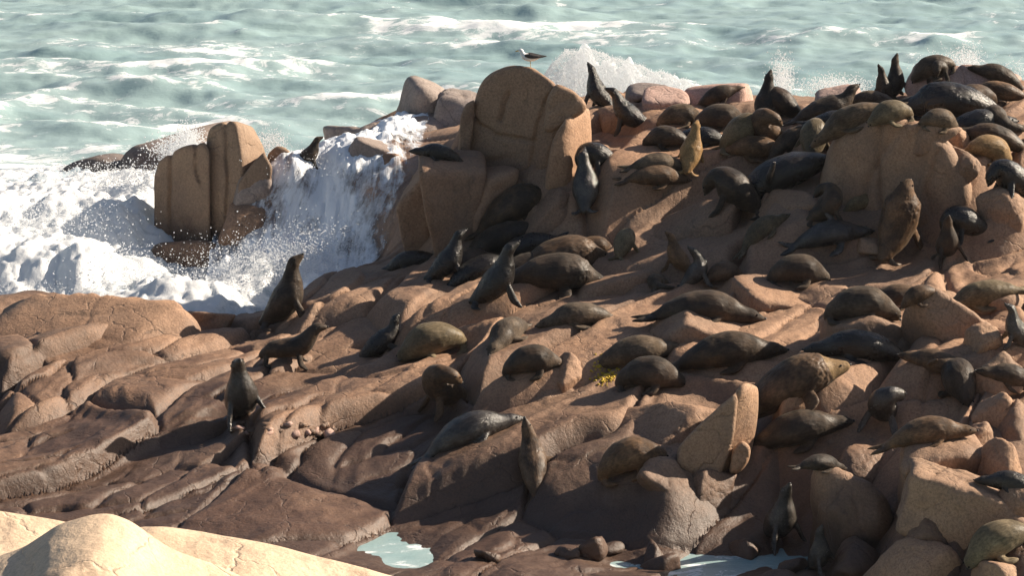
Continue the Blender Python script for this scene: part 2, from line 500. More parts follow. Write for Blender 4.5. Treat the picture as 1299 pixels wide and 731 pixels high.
# ------------------------------------------------------------------ terrain: control points (pixel, height above sea)
CP = [
    # below the frame / underwater front
    # front shoreline
    (-120, 640, .25), (0, 650, .25), (90, 660, .25), (150, 670, .22), (300, 700, .2), (400, 720, .35), (450, 722, .35), (520, 718, -.05), (580, 722, .35), (660, 724, .35), (730, 720, .25), (790, 716, -.02), (830, 728, .3), (880, 714, -.06), (930, 722, .0), (985, 726, .3), (1030, 728, .25), (1066, 713, -.05), (1100, 725, .2), (1150, 725, .35), (1230, 725, .55), (1299, 725, .7), (1420, 700, .9),
    # lower face
    (-120, 540, .6), (0, 590, .40), (0, 530, .7), (100, 610, .35), (150, 545, .75), (220, 600, .5), (300, 620, .45), (300, 560, .8), (420, 620, .55), (420, 570, .85), (540, 650, .4), (540, 590, .85), (640, 660, .4), (660, 610, .95), (740, 650, .55), (760, 610, 1.05), (850, 660, .6), (850, 610, 1.3), (930, 660, .45), (930, 600, 1.2), (1000, 680, .25), (1000, 630, .75), (1010, 580, 1.45), (1060, 680, .3), (1080, 630, .95), (1150, 660, 1.0), (1220, 660, 1.2), (1299, 660, 1.3),
    # lower-mid slope
    (-120, 460, .95), (0, 475, .95), (100, 475, 1.0), (200, 490, 1.0), (310, 500, 1.08), (420, 500, 1.3), (500, 520, 1.35), (580, 530, 1.55), (680, 530, 1.75), (780, 550, 1.65), (860, 550, 1.75), (960, 550, 1.85), (1050, 540, 2.0), (1150, 560, 1.95), (1230, 570, 1.95), (1299, 570, 2.0), (1420, 540, 2.2),
    # mid
    (0, 430, 1.12), (100, 430, 1.18), (200, 430, 1.1), (300, 440, 1.12), (390, 440, 1.42), (470, 445, 1.65), (560, 445, 1.9), (660, 470, 1.95), (760, 470, 2.1), (880, 465, 2.3), (1000, 480, 2.3), (1100, 450, 2.5), (1200, 490, 2.45), (1299, 470, 2.65), (1420, 450, 2.8),
    (-120, 385, 1.1), (0, 386, 1.16), (90, 379, 1.22), (190, 386, 1.08), (260, 396, .95), (320, 405, .95), (345, 408, 1.2), (410, 375, 1.65), (480, 385, 1.85), (560, 390, 2.1), (650, 395, 2.2), (750, 410, 2.25), (850, 405, 2.4), (950, 395, 2.5), (1050, 400, 2.6), (1150, 390, 2.7), (1250, 385, 2.85), (1420, 370, 3.1),
    (440, 346, 1.85), (500, 332, 2.1), (560, 345, 2.2), (650, 350, 2.35), (750, 345, 2.5), (850, 345, 2.6), (950, 350, 2.68), (1050, 350, 2.78), (1150, 345, 2.88), (1250, 345, 3.0), (1330, 320, 3.2),
    # second riser
    (570, 310, 2.4), (650, 312, 2.5), (750, 310, 2.62), (850, 310, 2.72), (930, 318, 2.78), (1010, 330, 2.85), (1100, 325, 2.95), (1200, 325, 3.05),
    (570, 250, 3.12), (640, 255, 3.12), (720, 262, 3.15), (800, 256, 3.28), (880, 250, 3.38), (940, 262, 3.32), (1000, 290, 3.12), (1080, 285, 3.22), (1170, 290, 3.22), (1250, 280, 3.4), (1299, 270, 3.5),
    # upper platform
    (620, 205, 3.5), (700, 215, 3.55), (780, 210, 3.62), (860, 215, 3.7), (960, 230, 3.72), (1050, 235, 3.7), (1130, 240, 3.72), (1220, 230, 3.85), (1299, 220, 3.95), (1420, 200, 4.2),
    (760, 165, 3.75), (860, 175, 3.95), (960, 180, 4.02), (1060, 165, 4.2), (1150, 165, 4.3), (1230, 165, 4.35), (1299, 160, 4.45),
    (770, 132, 3.75), (860, 138, 4.0), (960, 140, 4.1), (1060, 135, 4.25), (1150, 128, 4.4), (1240, 122, 4.55), (1299, 118, 4.65), (1420, 110, 4.8),
    (790, 120, 3.5), (880, 120, 3.8), (980, 127, 4.0), (1080, 122, 4.2), (1180, 108, 4.5), (1299, 100, 4.7),
]
CP_LEDGE = [
    # ledge under the cascade and the shelf behind it
    (320, 225, 2.1), (380, 216, 2.3), (440, 206, 2.4), (520, 192, 2.55), (300, 255, 1.75), (400, 250, 1.75), (480, 250, 1.95), (300, 320, .75), (380, 320, .8), (450, 320, .95), (270, 370, .2), (330, 380, .2), (420, 352, .45), (480, 335, .8),
    (520, 300, 1.6), (530, 240, 2.35), (450, 185, 2.3), (520, 165, 2.45), (590, 160, 2.7), (450, 172, 1.6), (540, 140, 1.9), (610, 135, 2.5), (680, 140, 3.0),
    (240, 350, .1), (230, 290, .05), (190, 330, -.2),
]
# hidden ground given directly in metres: trough behind the left rock, sea bed behind the outcrop
CP_XYZ = [(-9, 53.5, -.5), (-7, 53, -.5), (-11, 55, -.6), (-5.2, 52.6, -.3), (-10, 60, -.7), (-8, 64, -.8), (-6, 70, -1), (-14, 60, -.9), (-14, 54, -.6), (-9, 70, -1), (-3, 70, -.8), (-4.2, 64.5, -.3), (-2, 66, -.3), (0, 68, -.6), (2, 61, 1.2), (2, 64, -.5), (5, 60.5, 1.4), (5, 64, -.5), (8, 60, 1.5), (8, 64, -.5), (11, 60, 1.4), (11, 64, -.5), (14, 60, 1.2), (14, 64, -.6), (5, 72, -1.2), (12, 72, -1.2), (0, 74, -1.2), (-14, 72, -1.2), (14, 40, .3), (14, 45, 2.0), (-13, 44, .6), (-13, 36, -.8), (-9, 35.5, -.9), (-6, 35.5, -.9), (-3, 35.5, -.9), (0, 35.5, -.9), (3, 35.5, -.9), (6, 35.5, -.8), (9, 35.5, -.4), (12, 35.5, -.2)]
def settle(c):
    # the middle of the slope lies low and fairly level, the risers take up the height
    px, py, z = c
    d = np.interp(py, [120, 140, 175, 215, 255, 312, 345, 400, 465, 500, 550, 610, 660, 716], [.10, .13, .22, .26, .30, .37, .40, .45, .60, .66, .56, .38, .15, 0])
    return (px, py, z - d * (.30 + .70 * float(sstep(250, 520, px))))
pts = np.array([tuple(at_z(*settle(c))) for c in CP] + [tuple(at_z(*c)) for c in CP_LEDGE] + CP_XYZ)
P2, PZ = pts[:, :2], pts[:, 2]
Y_SC = 0.75          # depth counts a little less than width when interpolating
def rbf_k(a, b):
    d = a[:, None, :] - b[None, :, :]
    return np.sqrt(d[..., 0] ** 2 + (Y_SC * d[..., 1]) ** 2 + 0.02)
n = len(P2)
A = np.zeros((n + 3, n + 3))
A[:n, :n] = rbf_k(P2, P2) - 0.06 * np.eye(n)
A[:n, n:] = np.column_stack([np.ones(n), P2])
A[n:, :n] = A[:n, n:].T
SOL = np.linalg.solve(A, np.concatenate([PZ, np.zeros(3)]))

def base_h(x, y):
    q = np.column_stack([np.ravel(x), np.ravel(y)])
    r = np.empty(len(q))
    for i in range(0, len(q), 20000):
        k = q[i:i + 20000]
        r[i:i + 20000] = rbf_k(k, P2) @ SOL[:n] + SOL[n] + k @ SOL[n + 1:]
    return r.reshape(np.shape(x))

def voronoi(s, t, seed, jit=0.85):
    si, ti = np.floor(s).astype(int), np.floor(t).astype(int)
    f1 = np.full(s.shape, 9e9); f2 = np.full(s.shape, 9e9)
    idx = np.zeros(s.shape, int); dx = np.zeros(s.shape); dy = np.zeros(s.shape)
    for a in (-1, 0, 1):
        for b in (-1, 0, 1):
            ci, cj = si + a, ti + b
            h = _perm[(_perm[(ci + seed) & 255] + cj) & 255]
            h2 = _perm[(h + 91 + seed) & 255]
            px = ci + 0.5 + jit * 0.5 * _val[h]
            py = cj + 0.5 + jit * 0.5 * _val[h2]
            d = np.hypot(s - px, t - py)
            new = d < f1
            f2 = np.where(new, f1, np.minimum(f2, d))
            f1 = np.where(new, d, f1)
            idx = np.where(new, (ci + 500) * 1000 + (cj + 500), idx)
            dx = np.where(new, s - px, dx); dy = np.where(new, t - py, dy)
    return f1, f2, idx, dx, dy

def cell_rand(idx, k):
    return _val[_perm[(_perm[(idx // 1000) & 255] + (idx % 1000) + 31 * k) & 255]]

def terrain_h(x, y):
    wx = x + 0.32 * fbm(x * 0.5, y * 0.3, 1.0, 2)
    wy = y + 0.6 * fbm(x * 0.4, y * 0.25, 5.0, 2)
    s = (wx * 0.80 - wy * 0.60) / 1.75
    t = (wx * 0.60 + wy * 0.80) / 4.0
    f1, f2, idx, dx, dy = voronoi(s, t, 3)
    e = f2 - f1
    # treads and risers: inside a slab the ground is flatter than the overall slope
    ox, oy = .8 * 1.75 * dx + .6 * 4.0 * dy, -.6 * 1.75 * dx + .8 * 4.0 * dy
    step = 0.72 * (1 - .9 * sstep(51.5, 52.5, y) * sstep(-.8, -1.6, x)) * sstep(39.8, 42, y)
    zb = base_h(x, y)
    zs = base_h(x - .8 * ox, y - .8 * oy)
    k = step * sstep(0.02, 0.26, e)
    z = zb * (1 - k) + np.clip(zs, zb - .5, zb + .5) * k
    amp = 0.55 + 0.45 * sstep(40.5, 43.0, y)            # smooth wave-worn toe
    amp = amp * (1 - 0.55 * sstep(52.5, 54, y) * sstep(-1.5, -2.5, x))
    pillow = (1 - np.exp(-np.maximum(e, 0) / 0.10))
    z = z + amp * (0.14 * pillow - 0.11)
    z = z + sstep(0.0, 0.13, e) * amp * (0.11 * cell_rand(idx, 1) + dx * (0.02 + 0.22 * cell_rand(idx, 2)) + dy * 0.16 * cell_rand(idx, 3))
    z = z - 0.07 * np.exp(-(e / 0.03) ** 2)
    # secondary joints
    s2 = (wx * 0.70 - wy * 0.60 + 0.2 * fbm(x, y, 2.0, 2)) / 0.62
    t2 = (wx * 0.60 + wy * 0.70) / 1.45
    g1, g2, id2, ex, ey = voronoi(s2, t2, 57)
    e2 = g2 - g1
    reg = sstep(-0.15, 0.35, fbm(x * 0.33, y * 0.2, 8.0, 2) + 0.55 * sstep(-3.0, -6.5, x) * sstep(52, 49, y) + 0.25 * sstep(5.0, 7.5, x))
    z = z + (0.75 + .6 * sstep(-2.5, -4.5, x)) * reg * amp * (0.065 * (1 - np.exp(-e2 / 0.14)) - 0.05 - 0.035 * np.exp(-(e2 / 0.05) ** 2) + sstep(0.0, 0.16, e2) * (0.035 * cell_rand(id2, 4) + ex * 0.09 * cell_rand(id2, 5)))
    rd = 1 - np.abs(fbm(s * 1.9, t * 1.1, 14.0, 3))
    rd2 = 1 - np.abs(fbm(s2 * 1.2, t2 * .7, 19.0, 3))
    z = z + amp * (0.045 * rd ** 3 + 0.022 * rd2 ** 4 - .03)
    z = z + 0.022 * fbm(x * 2.1, y * 1.6, 3.0, 4) + 0.006 * fbm(x * 11, y * 9, 6.0, 3)
    return z, idx

X0, X1, Y0, Y1 = -13.5, 13.5, 35.0, 70.0
gx = np.linspace(X0, X1, 640)
gy = np.concatenate([np.arange(Y0, 56.0, 0.045), np.arange(56.0, Y1, 0.10)])
GX, GY = np.meshgrid(gx, gy)
GZ, GID = terrain_h(GX, GY)
NX, NY = len(gx), len(gy)
tv = np.column_stack([GX.ravel(), GY.ravel(), GZ.ravel()])
tf = grid_faces(NX, NY)
fid = GID.ravel()[tf[:, 0]]
fz = tv[tf].max(axis=1)[:, 2]

def make_outcrop():
    ids, inv, cnt = np.unique(fid, return_inverse=True, return_counts=True)
    mz = np.full(len(ids), -9.0)
    np.maximum.at(mz, inv, fz)
    cxy = np.zeros((len(ids), 2))
    np.add.at(cxy, inv, tv[tf[:, 0]][:, :2])
    cxy /= cnt[:, None]
    # in view: above water, inside the field of view
    vis = (mz > 0.02) & (np.abs(cxy[:, 0]) < cxy[:, 1] * math.tan(HFOV / 2) + 0.8) & (cnt > 60) & (cxy[:, 1] < 61)
    def sub(mask):
        f = tf[mask]
        u, i2 = np.unique(f, return_inverse=True)
        return tv[u], i2.reshape(f.shape)
    v, f = sub(~vis[inv])
    root = mesh_obj('rock_outcrop', v, f, M_ROCK)
    tag(root, 'brown granite outcrop sloping down to the sea under the seals', kind='structure')
    for k in np.nonzero(vis)[0]:
        v, f = sub(inv == k)
        mesh_obj('rock_slab', v, f, M_ROCK, root)
    return root
outcrop = make_outcrop()

bv_v, bv_f = [], []
def add_bvh(v, f):
    o = sum(len(a) for a in bv_v)
    bv_v.append(np.asarray(v, float))
    bv_f.append([tuple(int(i) + o for i in q) for q in f])
def make_bvh():
    vv = np.concatenate(bv_v)
    ff = [q for l in bv_f for q in l]
    return BVHTree.FromPolygons([tuple(p) for p in vv.tolist()], ff)
ix, iy = np.arange(0, NX, 2), np.arange(0, NY, 2)
sv = np.column_stack([GX[np.ix_(iy, ix)].ravel(), GY[np.ix_(iy, ix)].ravel(), GZ[np.ix_(iy, ix)].ravel()])
add_bvh(sv, grid_faces(len(ix), len(iy)).tolist())
BVH = make_bvh()

def hit(px, py):
    d = raydir(px, py).normalized()
    loc, nor, _, _ = BVH.ray_cast(Vector((0, 0, CAM_H)), d)
    return (loc, nor) if loc else (at_z(px, py, 0), Vector((0, 0, 1)))

def ground(x, y, top=9.0):
    loc, nor, _, _ = BVH.ray_cast(Vector((x, y, top)), Vector((0, 0, -1)))
    return loc.z if loc else 0.0

# ------------------------------------------------------------------ boulders: rounded convex polyhedra
_ico = {}
def ico(sub):
    if sub not in _ico:
        bm = bmesh.new()
        bmesh.ops.create_icosphere(bm, subdivisions=sub, radius=1.0)
        bm.verts.index_update()
        _ico[sub] = (np.array([v.co[:] for v in bm.verts]), np.array([[v.index for v in f.verts] for f in bm.faces]))
        bm.free()
    return _ico[sub]

def rock_shape(planes, p=10, sub=4, seed=0, rough=0.035, sc=1.0):
    """planes: (nx,ny,nz,h) about the origin. Soft intersection of the half spaces, plus noise."""
    d, f = ico(sub)
    pl = np.array(planes, float)
    nn = pl[:, :3] / np.linalg.norm(pl[:, :3], axis=1)[:, None]
    q = np.maximum(d @ nn.T, 0) / pl[:, 3]
    r = (q ** p).sum(1) ** (-1.0 / p)
    v = d * r[:, None]
    s = 1.6 / sc
    nz = fbm(v[:, 0] * s + seed * 3.7, v[:, 1] * s, v[:, 2] * s, 4, 0.5)
    nf = fbm(v[:, 0] * s * 6 + seed, v[:, 1] * s * 6, v[:, 2] * s * 6, 2, 0.5)
    v = v * (1 + rough * nz + rough * 0.22 * nf)[:, None]
    if sub >= 4:                                            # joints cut into the rock
        rg = np.random.RandomState(seed + 900)
        for _ in range(3 if sub >= 5 else 2):
            a = rg.randn(3)
            a[2] *= .6
            a /= np.linalg.norm(a)
            dist = v @ a - rg.uniform(-.35, .35) * sc + .05 * sc * fbm(v[:, 0] * s * 1.5, v[:, 1] * s * 1.5, v[:, 2] * s * 1.5 + seed, 3)
            wd = .022 * sc * (1.6 if sub < 5 else 1)
            on = sstep(-.35, .25, vnoise(v[:, 0] * s * .8 + seed, v[:, 1] * s * .8, v[:, 2] * s * .8))
            v = v * (1 - on * .05 * np.exp(-(dist / wd) ** 2) - on * .012 * (dist > 0))[:, None]
    return v, f

def box_planes(w, dp, h, rng, cuts=4, jit=0.22):
    pl = []
    for a, hh in (((1, 0, 0), w / 2), ((-1, 0, 0), w / 2), ((0, 1, 0), dp / 2), ((0, -1, 0), dp / 2), ((0, 0, 1), h / 2), ((0, 0, -1), h / 2)):
        a = np.array(a, float) + rng.randn(3) * jit
        a /= np.linalg.norm(a)
        pl.append((*a, hh))
    for _ in range(cuts):
        a = rng.randn(3)
        a[2] = abs(a[2]) * 0.8
        a /= np.linalg.norm(a)
        ext = math.sqrt((a[0] * w / 2) ** 2 + (a[1] * dp / 2) ** 2 + (a[2] * h / 2) ** 2)
        pl.append((*a, ext * rng.uniform(0.88, 1.08)))
    return pl

def boulder(name, px, base, w, h, depth, mat, seed, parent=None, label=None, p=9, cuts=4, rot=(0, 0, 0), sub=5, y=None, bury=0.30, jit=0.2, rough=0.035, cat='boulder', group=None, align=0.0):
    """px, base: pixel where its visible foot stands; w, h: pixel size; depth in metres."""
    rng = np.random.RandomState(seed)
    nor = Vector((0, 0, 1))
    if y is None:
        loc, _ = hit(px, base)
        e = .5
        gr = Vector((ground(loc.x - e, loc.y) - ground(loc.x + e, loc.y), ground(loc.x, loc.y - e) - ground(loc.x, loc.y + e), 2 * e))
        nor = gr.normalized()
    else:
        loc = at_y(px, base, y)
    s = FPX / (loc - Vector((0, 0, CAM_H))).length
    wm, hm = w / s, h / s
    full = hm * (1 + bury)
    v, f = rock_shape(box_planes(wm, depth, full, rng, cuts, jit), p, sub, seed, rough, sc=max(wm, full) * 0.5)
    R = np.array(Matrix.Rotation(rot[2], 3, 'Z') @ Matrix.Rotation(rot[1], 3, 'Y') @ Matrix.Rotation(rot[0], 3, 'X'))
    v = v @ R.T
    if align:
        tl = Vector((0, 0, 1)).lerp(nor, align).normalized()
        v = v @ np.array(Vector((0, 0, 1)).rotation_difference(tl).to_matrix()).T
    c = np.array([loc.x, loc.y + depth * 0.42, loc.z + hm - full / 2])
    o = mesh_obj(name, v, f, mat, parent)
    o.location = c
    add_bvh(v + c, f.tolist())
    if label:
        tag(o, label, cat, group)
    return o

def hull_rock(name, pts3, mat, parent, seed, p=14, sub=5, rough=0.02, cracks=()):
    """A rounded rock whose faces are the convex hull of given world points."""
    bm = bmesh.new()
    vs = [bm.verts.new(q) for q in pts3]
    bmesh.ops.convex_hull(bm, input=vs)
    bmesh.ops.dissolve_limit(bm, angle_limit=0.06, verts=bm.verts, edges=bm.edges)
    used = [v.co.copy() for v in bm.verts if v.link_faces]
    c = sum(used, Vector()) / len(used)
    bm.normal_update()
    pl = []
    for f in bm.faces:
        nrm = f.normal
        hgt = (f.calc_center_median() - c).dot(nrm)
        if hgt < 0:
            nrm, hgt = -nrm, -hgt
        pl.append((*nrm, max(hgt, 0.02)))
    bm.free()
    ext = max((u - c).length for u in used)
    v, f = rock_shape(pl, p, sub, seed, rough, sc=ext)
    ua = np.array(used) - np.array(c)                       # keep the hull's full size after rounding
    for k in range(3):
        lo, hi = v[:, k].min(), v[:, k].max()
        v[:, k] = np.where(v[:, k] < 0, v[:, k] * ua[:, k].min() / lo, v[:, k] * ua[:, k].max() / hi)
    # joints that run through the rock, drawn as (x, z) lines and cut inwards along its depth
    cc = np.array(c)
    for line in cracks:
        best = np.full(len(v), 9.0)
        wob = .015 * fbm(v[:, 0] * 5, v[:, 2] * 5, v[:, 1] * 2, 3)
        for (a, b) in zip(line[:-1], line[1:]):
            A2, B2 = np.array((a.x, a.z)), np.array((b.x, b.z))
            q = (v + cc)[:, [0, 2]] + wob[:, None]
            d = B2 - A2
            t = np.clip(((q - A2) @ d) / (d @ d), 0, 1)
            best = np.minimum(best, np.linalg.norm(q - A2 - t[:, None] * d, axis=1))
        rl = np.linalg.norm(v, axis=1)
        v = v * (1 - .10 * np.exp(-(best / .036) ** 2) / rl)[:, None]
    o = mesh_obj(name, v, f, mat, parent)
    o.location = c
    add_bvh(v + np.array(c), f.tolist())
    return o

def pix_hull(front, y_front, y_back, inset=0.12, skew=0.0):
    """Pixel outline at y_front, pushed back to y_back and drawn in a little."""
    x0, x1 = min(p[0] for p in front), max(p[0] for p in front)
    a = [at_y(px, py, y_front + skew * (x1 - px) / (x1 - x0)) for px, py in front]
    c = sum(a, Vector()) / len(a)
    cx, cy = sum(p[0] for p in front) / len(front), sum(p[1] for p in front) / len(front)
    b = [at_y(px + (cx - px) * inset, py + (cy - py) * inset * .5 + 2, y_back) for px, py in front]
    return a + b

def empty(name, loc):
    e = bpy.data.objects.new(name, None)
    e.empty_display_size = 0.3
    e.location = loc
    C.objects.link(e)
    return e

def adopt(o, root):
    o.parent = root
    o.matrix_parent_inverse = Matrix.Translation(root.location).inverted()
# ------------------------------------------------------------------ the named rocks
def rock_group(name, label, pieces, cat='boulder', base=None):
    """pieces: (part name, hull points, material, seed, p, rough); first piece is the body the others belong to."""
    allp = [q for pc in pieces for q in pc[1]]
    if base is None:
        base = (sum(q.x for q in allp) / len(allp), sum(q.y for q in allp) / len(allp), min(q.z for q in allp))
    root = empty(name, base)
    tag(root, label, cat)
    for nm, hp, mt, sd, p, rg, ck in pieces:
        o = hull_rock(nm, hp, mt, None, sd, p, 6 if ck else 5, rg, ck)
        o.location = o.location - root.location
        o.parent = root
    return root

def lines(y, *ls):
    return [[at_y(px, py, y) for px, py in l] for l in ls]
# tall split boulder standing in the surf
rock_group('split_boulder', 'tall split brown boulder standing upright in the white surf', [
    ('left_block', pix_hull([(196, 330), (196, 224), (203, 204), (231, 187), (260, 182), (266, 192), (268, 330)], 56.5, 58.8, .1, .6), M_PILLAR, 3, 34, .020, lines(56.6, [(249, 182), (251, 222), (256, 236)], [(214, 196), (212, 260), (214, 330)])),
    ('middle_block', pix_hull([(267, 328), (262, 180), (266, 165), (282, 156), (298, 155), (306, 200), (306, 328)], 56.45, 58.6, .08, .3) + [at_y(334, 188, 57.4), at_y(341, 225, 57.4), at_y(320, 163, 57.5), at_y(330, 330, 57.4)], M_PILLAR, 4, 34, .020, lines(56.5, [(286, 150), (289, 230), (286, 330)])),
    ('right_block', pix_hull([(300, 258), (304, 232), (320, 208), (334, 194), (345, 214), (340, 246)], 56.3, 57.7, .1), M_PILLAR, 5, 20, .03, ()),
    ('rear_block', pix_hull([(340, 230), (339, 198), (352, 187), (366, 192), (374, 210), (366, 240)], 57.2, 58.6, .1), M_PILLAR, 6, 10, .03, ()),
    ('foot', pix_hull([(186, 348), (196, 314), (262, 308), (288, 322), (290, 345), (240, 362)], 55.9, 58.2, .05), M_ROCK, 7, 9, .05, ()),
])
# the big domed boulder with the gull on top
rock_group('domed_boulder', 'big domed tan boulder with a gull standing on top', [
    ('main_block', pix_hull([(588, 236), (599, 160), (602, 128), (612, 104), (628, 90), (652, 83), (674, 85), (694, 99), (716, 116), (726, 160), (724, 240), (650, 254)], 51.2, 53.8, .12, 1.0), M_TAN, 11, 17, .026, lines(51.4, [(594, 150), (606, 166), (630, 178), (682, 182)], [(672, 240), (678, 190), (684, 160), (694, 128), (706, 112)], [(645, 122), (638, 140), (634, 158)], [(686, 250), (700, 205), (708, 175), (716, 160)])),
    ('shoulder_block', pix_hull([(690, 165), (694, 124), (706, 108), (728, 116), (744, 132), (742, 142), (716, 152), (700, 168)], 51.2, 53.0, .12), M_TAN, 13, 14, .024, ()),
    ('right_block', pix_hull([(690, 245), (702, 178), (718, 152), (724, 215), (720, 245)], 50.95, 53.0, .05) + [at_y(746, 137, 51.8), at_y(750, 168, 51.8), at_y(744, 226, 51.9), at_y(747, 140, 52.6), at_y(750, 180, 52.8), at_y(744, 235, 52.6)], M_TAN, 15, 16, .022, ()),
    ('left_flake', pix_hull([(581, 205), (584, 150), (590, 134), (602, 128), (601, 160), (592, 215)], 51.9, 53.2, .1), M_TAN, 16, 14, .02, ()),
])
# pointed wedge in the middle of the slope
wl, _ = hit(905, 610)
yw = wl.y
rock_group('wedge_boulder', 'pointed pale wedge of rock leaning upward on the middle slope', [
    ('left_face', pix_hull([(858, 594), (862, 566), (905, 524), (936, 500), (930, 560), (908, 616)], yw - .05, yw + 1.1, .05), M_TAN, 21, 16, .02, ()),
    ('right_blade', pix_hull([(900, 612), (914, 545), (934, 500), (944, 490)], yw + .02, yw + 1.0, .05) + [at_y(962, 494, yw + .55), at_y(962, 530, yw + .55), at_y(954, 572, yw + .55), at_y(938, 604, yw + .5), at_y(955, 500, yw + 1.0), at_y(945, 580, yw + 1.0)], M_TAN, 22, 18, .016, ()),
    ('foot_knob', pix_hull([(926, 600), (930, 572), (942, 562), (952, 570), (950, 585), (938, 600)], yw - .02, yw + .6, .1), M_TAN, 23, 7, .02, ()),
])
# big rounded boulder of the upper right, dark towards the viewer
bl, _ = hit(1110, 276)
rock_group('rounded_boulder', 'huge smooth rounded boulder on the upper right platform, split by two cracks', [
    ('main_block', pix_hull([(1038, 285), (1046, 205), (1064, 166), (1105, 152), (1148, 150), (1176, 162), (1218, 190), (1240, 232), (1232, 290), (1120, 300)], bl.y - .2, bl.y + 2.8, .14, .9), M_TAN, 31, 6, .045, lines(bl.y, [(1120, 150), (1116, 200), (1122, 300)], [(1190, 190), (1176, 240), (1190, 300)])),
    ('top_knob', pix_hull([(1150, 178), (1152, 158), (1176, 158), (1206, 184), (1204, 196), (1176, 196)], bl.y - .05, bl.y + 1.0, .05), M_TAN, 33, 8, .03, ()),
])
# foreground rocks: the viewer's own pale headland
def fore(name, label, outline, y, seed, drop=.9, deep=7.0):
    """A slab of the near headland: its far edge follows the outline, its top tilts down towards the viewer."""
    top = [at_y(px, py, y) for px, py in outline]
    V, F = [], []
    nx, ny = 150, 60
    xs = np.linspace(top[0].x, top[-1].x, nx)
    zt = np.interp(xs, [q.x for q in top], [q.z for q in top])
    def blur(a, k):
        return np.convolve(np.pad(a, k, mode='edge'), np.ones(2 * k + 1) / (2 * k + 1), 'valid')
    zt = blur(blur(zt, 3), 3)
    zw = blur(blur(zt, 22), 22)
    rng = np.random.RandomState(seed)
    u = np.linspace(0, 1, ny) ** 1.4
    X = np.repeat(xs[None], ny, 0) * (1 - .05 * u[:, None])
    Y = y - deep * u[:, None] + .10 * fbm(X * 1.3 + seed, X * 0, 0.0, 2)
    k = sstep(0, .30, u)[:, None]
    Z = zt[None] * (1 - k) + zw[None] * k - drop * u[:, None] - .05 * np.exp(-u[:, None] / .012)
    Z = Z + (.09 * fbm(X * .8 + seed, Y * .6, 1.0, 4) + .008 * fbm(X * 7, Y * 7, 2.0, 3)) * sstep(0, .05, u)[:, None]
    back = 8
    bx, by, bz = [], [], []
    for k in range(back, 0, -1):
        t = k / back
        bx.append(xs); by.append(Y[0] + .9 * t ** .8); bz.append(Z[0] - .10 * t - (Z[0] + 1.0) * t ** 2.2)
    X = np.vstack(bx + [X]); Y = np.vstack(by + [Y]); Z = np.vstack(bz + [Z])
    # sides and front run down below the water
    X = np.column_stack([X[:, 0], X, X[:, -1]]); Y = np.column_stack([Y[:, 0], Y, Y[:, -1]]); Z = np.column_stack([Z[:, 0] * 0 - 1, Z, Z[:, -1] * 0 - 1])
    X = np.vstack([X, X[-1]]); Y = np.vstack([Y, Y[-1]]); Z = np.vstack([Z, Z[-1] * 0 - 1])
    o = mesh_obj(name, np.column_stack([X.ravel(), Y.ravel(), Z.ravel()]), grid_faces(X.shape[1], X.shape[0])[:, ::-1].copy(), M_PALE)
    tag(o, label, 'rock')
    return o
fore('foreground_rock', 'bright pale foreground slab with a blunt peak at the bottom left', [(-20, 712), (0, 701), (30, 688), (76, 657), (118, 646), (140, 645), (166, 655), (210, 688), (250, 706), (312, 733), (330, 742)], 23.6, 41)
fore('foreground_rock', 'pinkish foreground slab touching the left edge, behind the peaked pale one', [(-160, 632), (0, 641), (76, 655), (140, 672), (180, 700)], 25.2, 42)
fore('foreground_rock', 'long pale foreground slab tapering right to the bottom edge', [(150, 672), (205, 667), (250, 670), (300, 675), (350, 684), (400, 697), (470, 712), (525, 731), (580, 760)], 25.0, 43, .7)
B = boulder
# far reef behind the cascade
for k, (px, by, w, h, d, yy, mt, lab) in enumerate([
    (543, 176, 84, 58, 1.8, 61.0, M_GREY, 'rounded grey reef rock with a brown cap behind the cascade'),
    (590, 180, 96, 50, 1.8, 60.2, M_GREY, 'dark grey reef block just left of the domed boulder'),
    (502, 194, 128, 40, 1.7, 59.8, M_GREY, 'low sloping grey reef rock above the washed ledge'),
    (456, 194, 92, 24, 1.4, 60.5, M_GREY, 'lowest outer reef rock sloping into the sea beside the cascade'),
    (202, 218, 116, 34, 1.6, 64.5, M_GREY, 'dark reef rock with spray bursting behind the split boulder'),
    (140, 228, 126, 22, 1.4, 65.0, M_GREY, 'low flat dark reef rock at the left, awash in foam'),
]):
    B('reef_rock', px, by, w, h, d, mt, 60 + k, None, lab, p=8, y=yy, bury=.9, cat='rock', group='reef rocks behind the surf')
BVH = make_bvh()
# rocks around the cascade
for k, (px, by, w, h, d, mt, p, rz, lab) in enumerate([
    (325, 262, 56, 40, .7, M_GREY, 9, .3, 'wet rounded rock at the top of the cascade beside the split boulder'),
    (312, 305, 60, 40, .8, M_ROCK, 10, -.3, 'dark wedge of wet rock under the left side of the cascade'),
    (495, 214, 28, 16, .6, M_ROCK, 6, 0, 'small round brown rock on the lip of the cascade'),
    (480, 204, 84, 18, .8, M_GREY, 8, .2, 'flat foam-washed rock on the ledge above the cascade'),
]):
    B('cascade_rock', px, by, w, h, d, mt, 80 + k, None, lab, p=p, rot=(0, .1, rz), cat='rock')
for k, (px, by, w, h, d, mt, p, rz, lab) in enumerate([
    (572, 305, 62, 108, 1.5, M_ROCK, 12, .2, 'tall brown block with a lit cracked edge right of the cascade'),
    (545, 300, 48, 92, 1.3, M_ROCK, 12, -.2, 'brown block at the right edge of the cascade, streaked with water'),
    (606, 290, 60, 70, 1.2, M_ROCK, 10, .4, 'brown block with orange top just below the domed boulder'),
]):
    B('ledge_block', px, by, w, h, d, mt, 90 + k, None, lab, p=p, rot=(0, .06, rz), cat='rock')
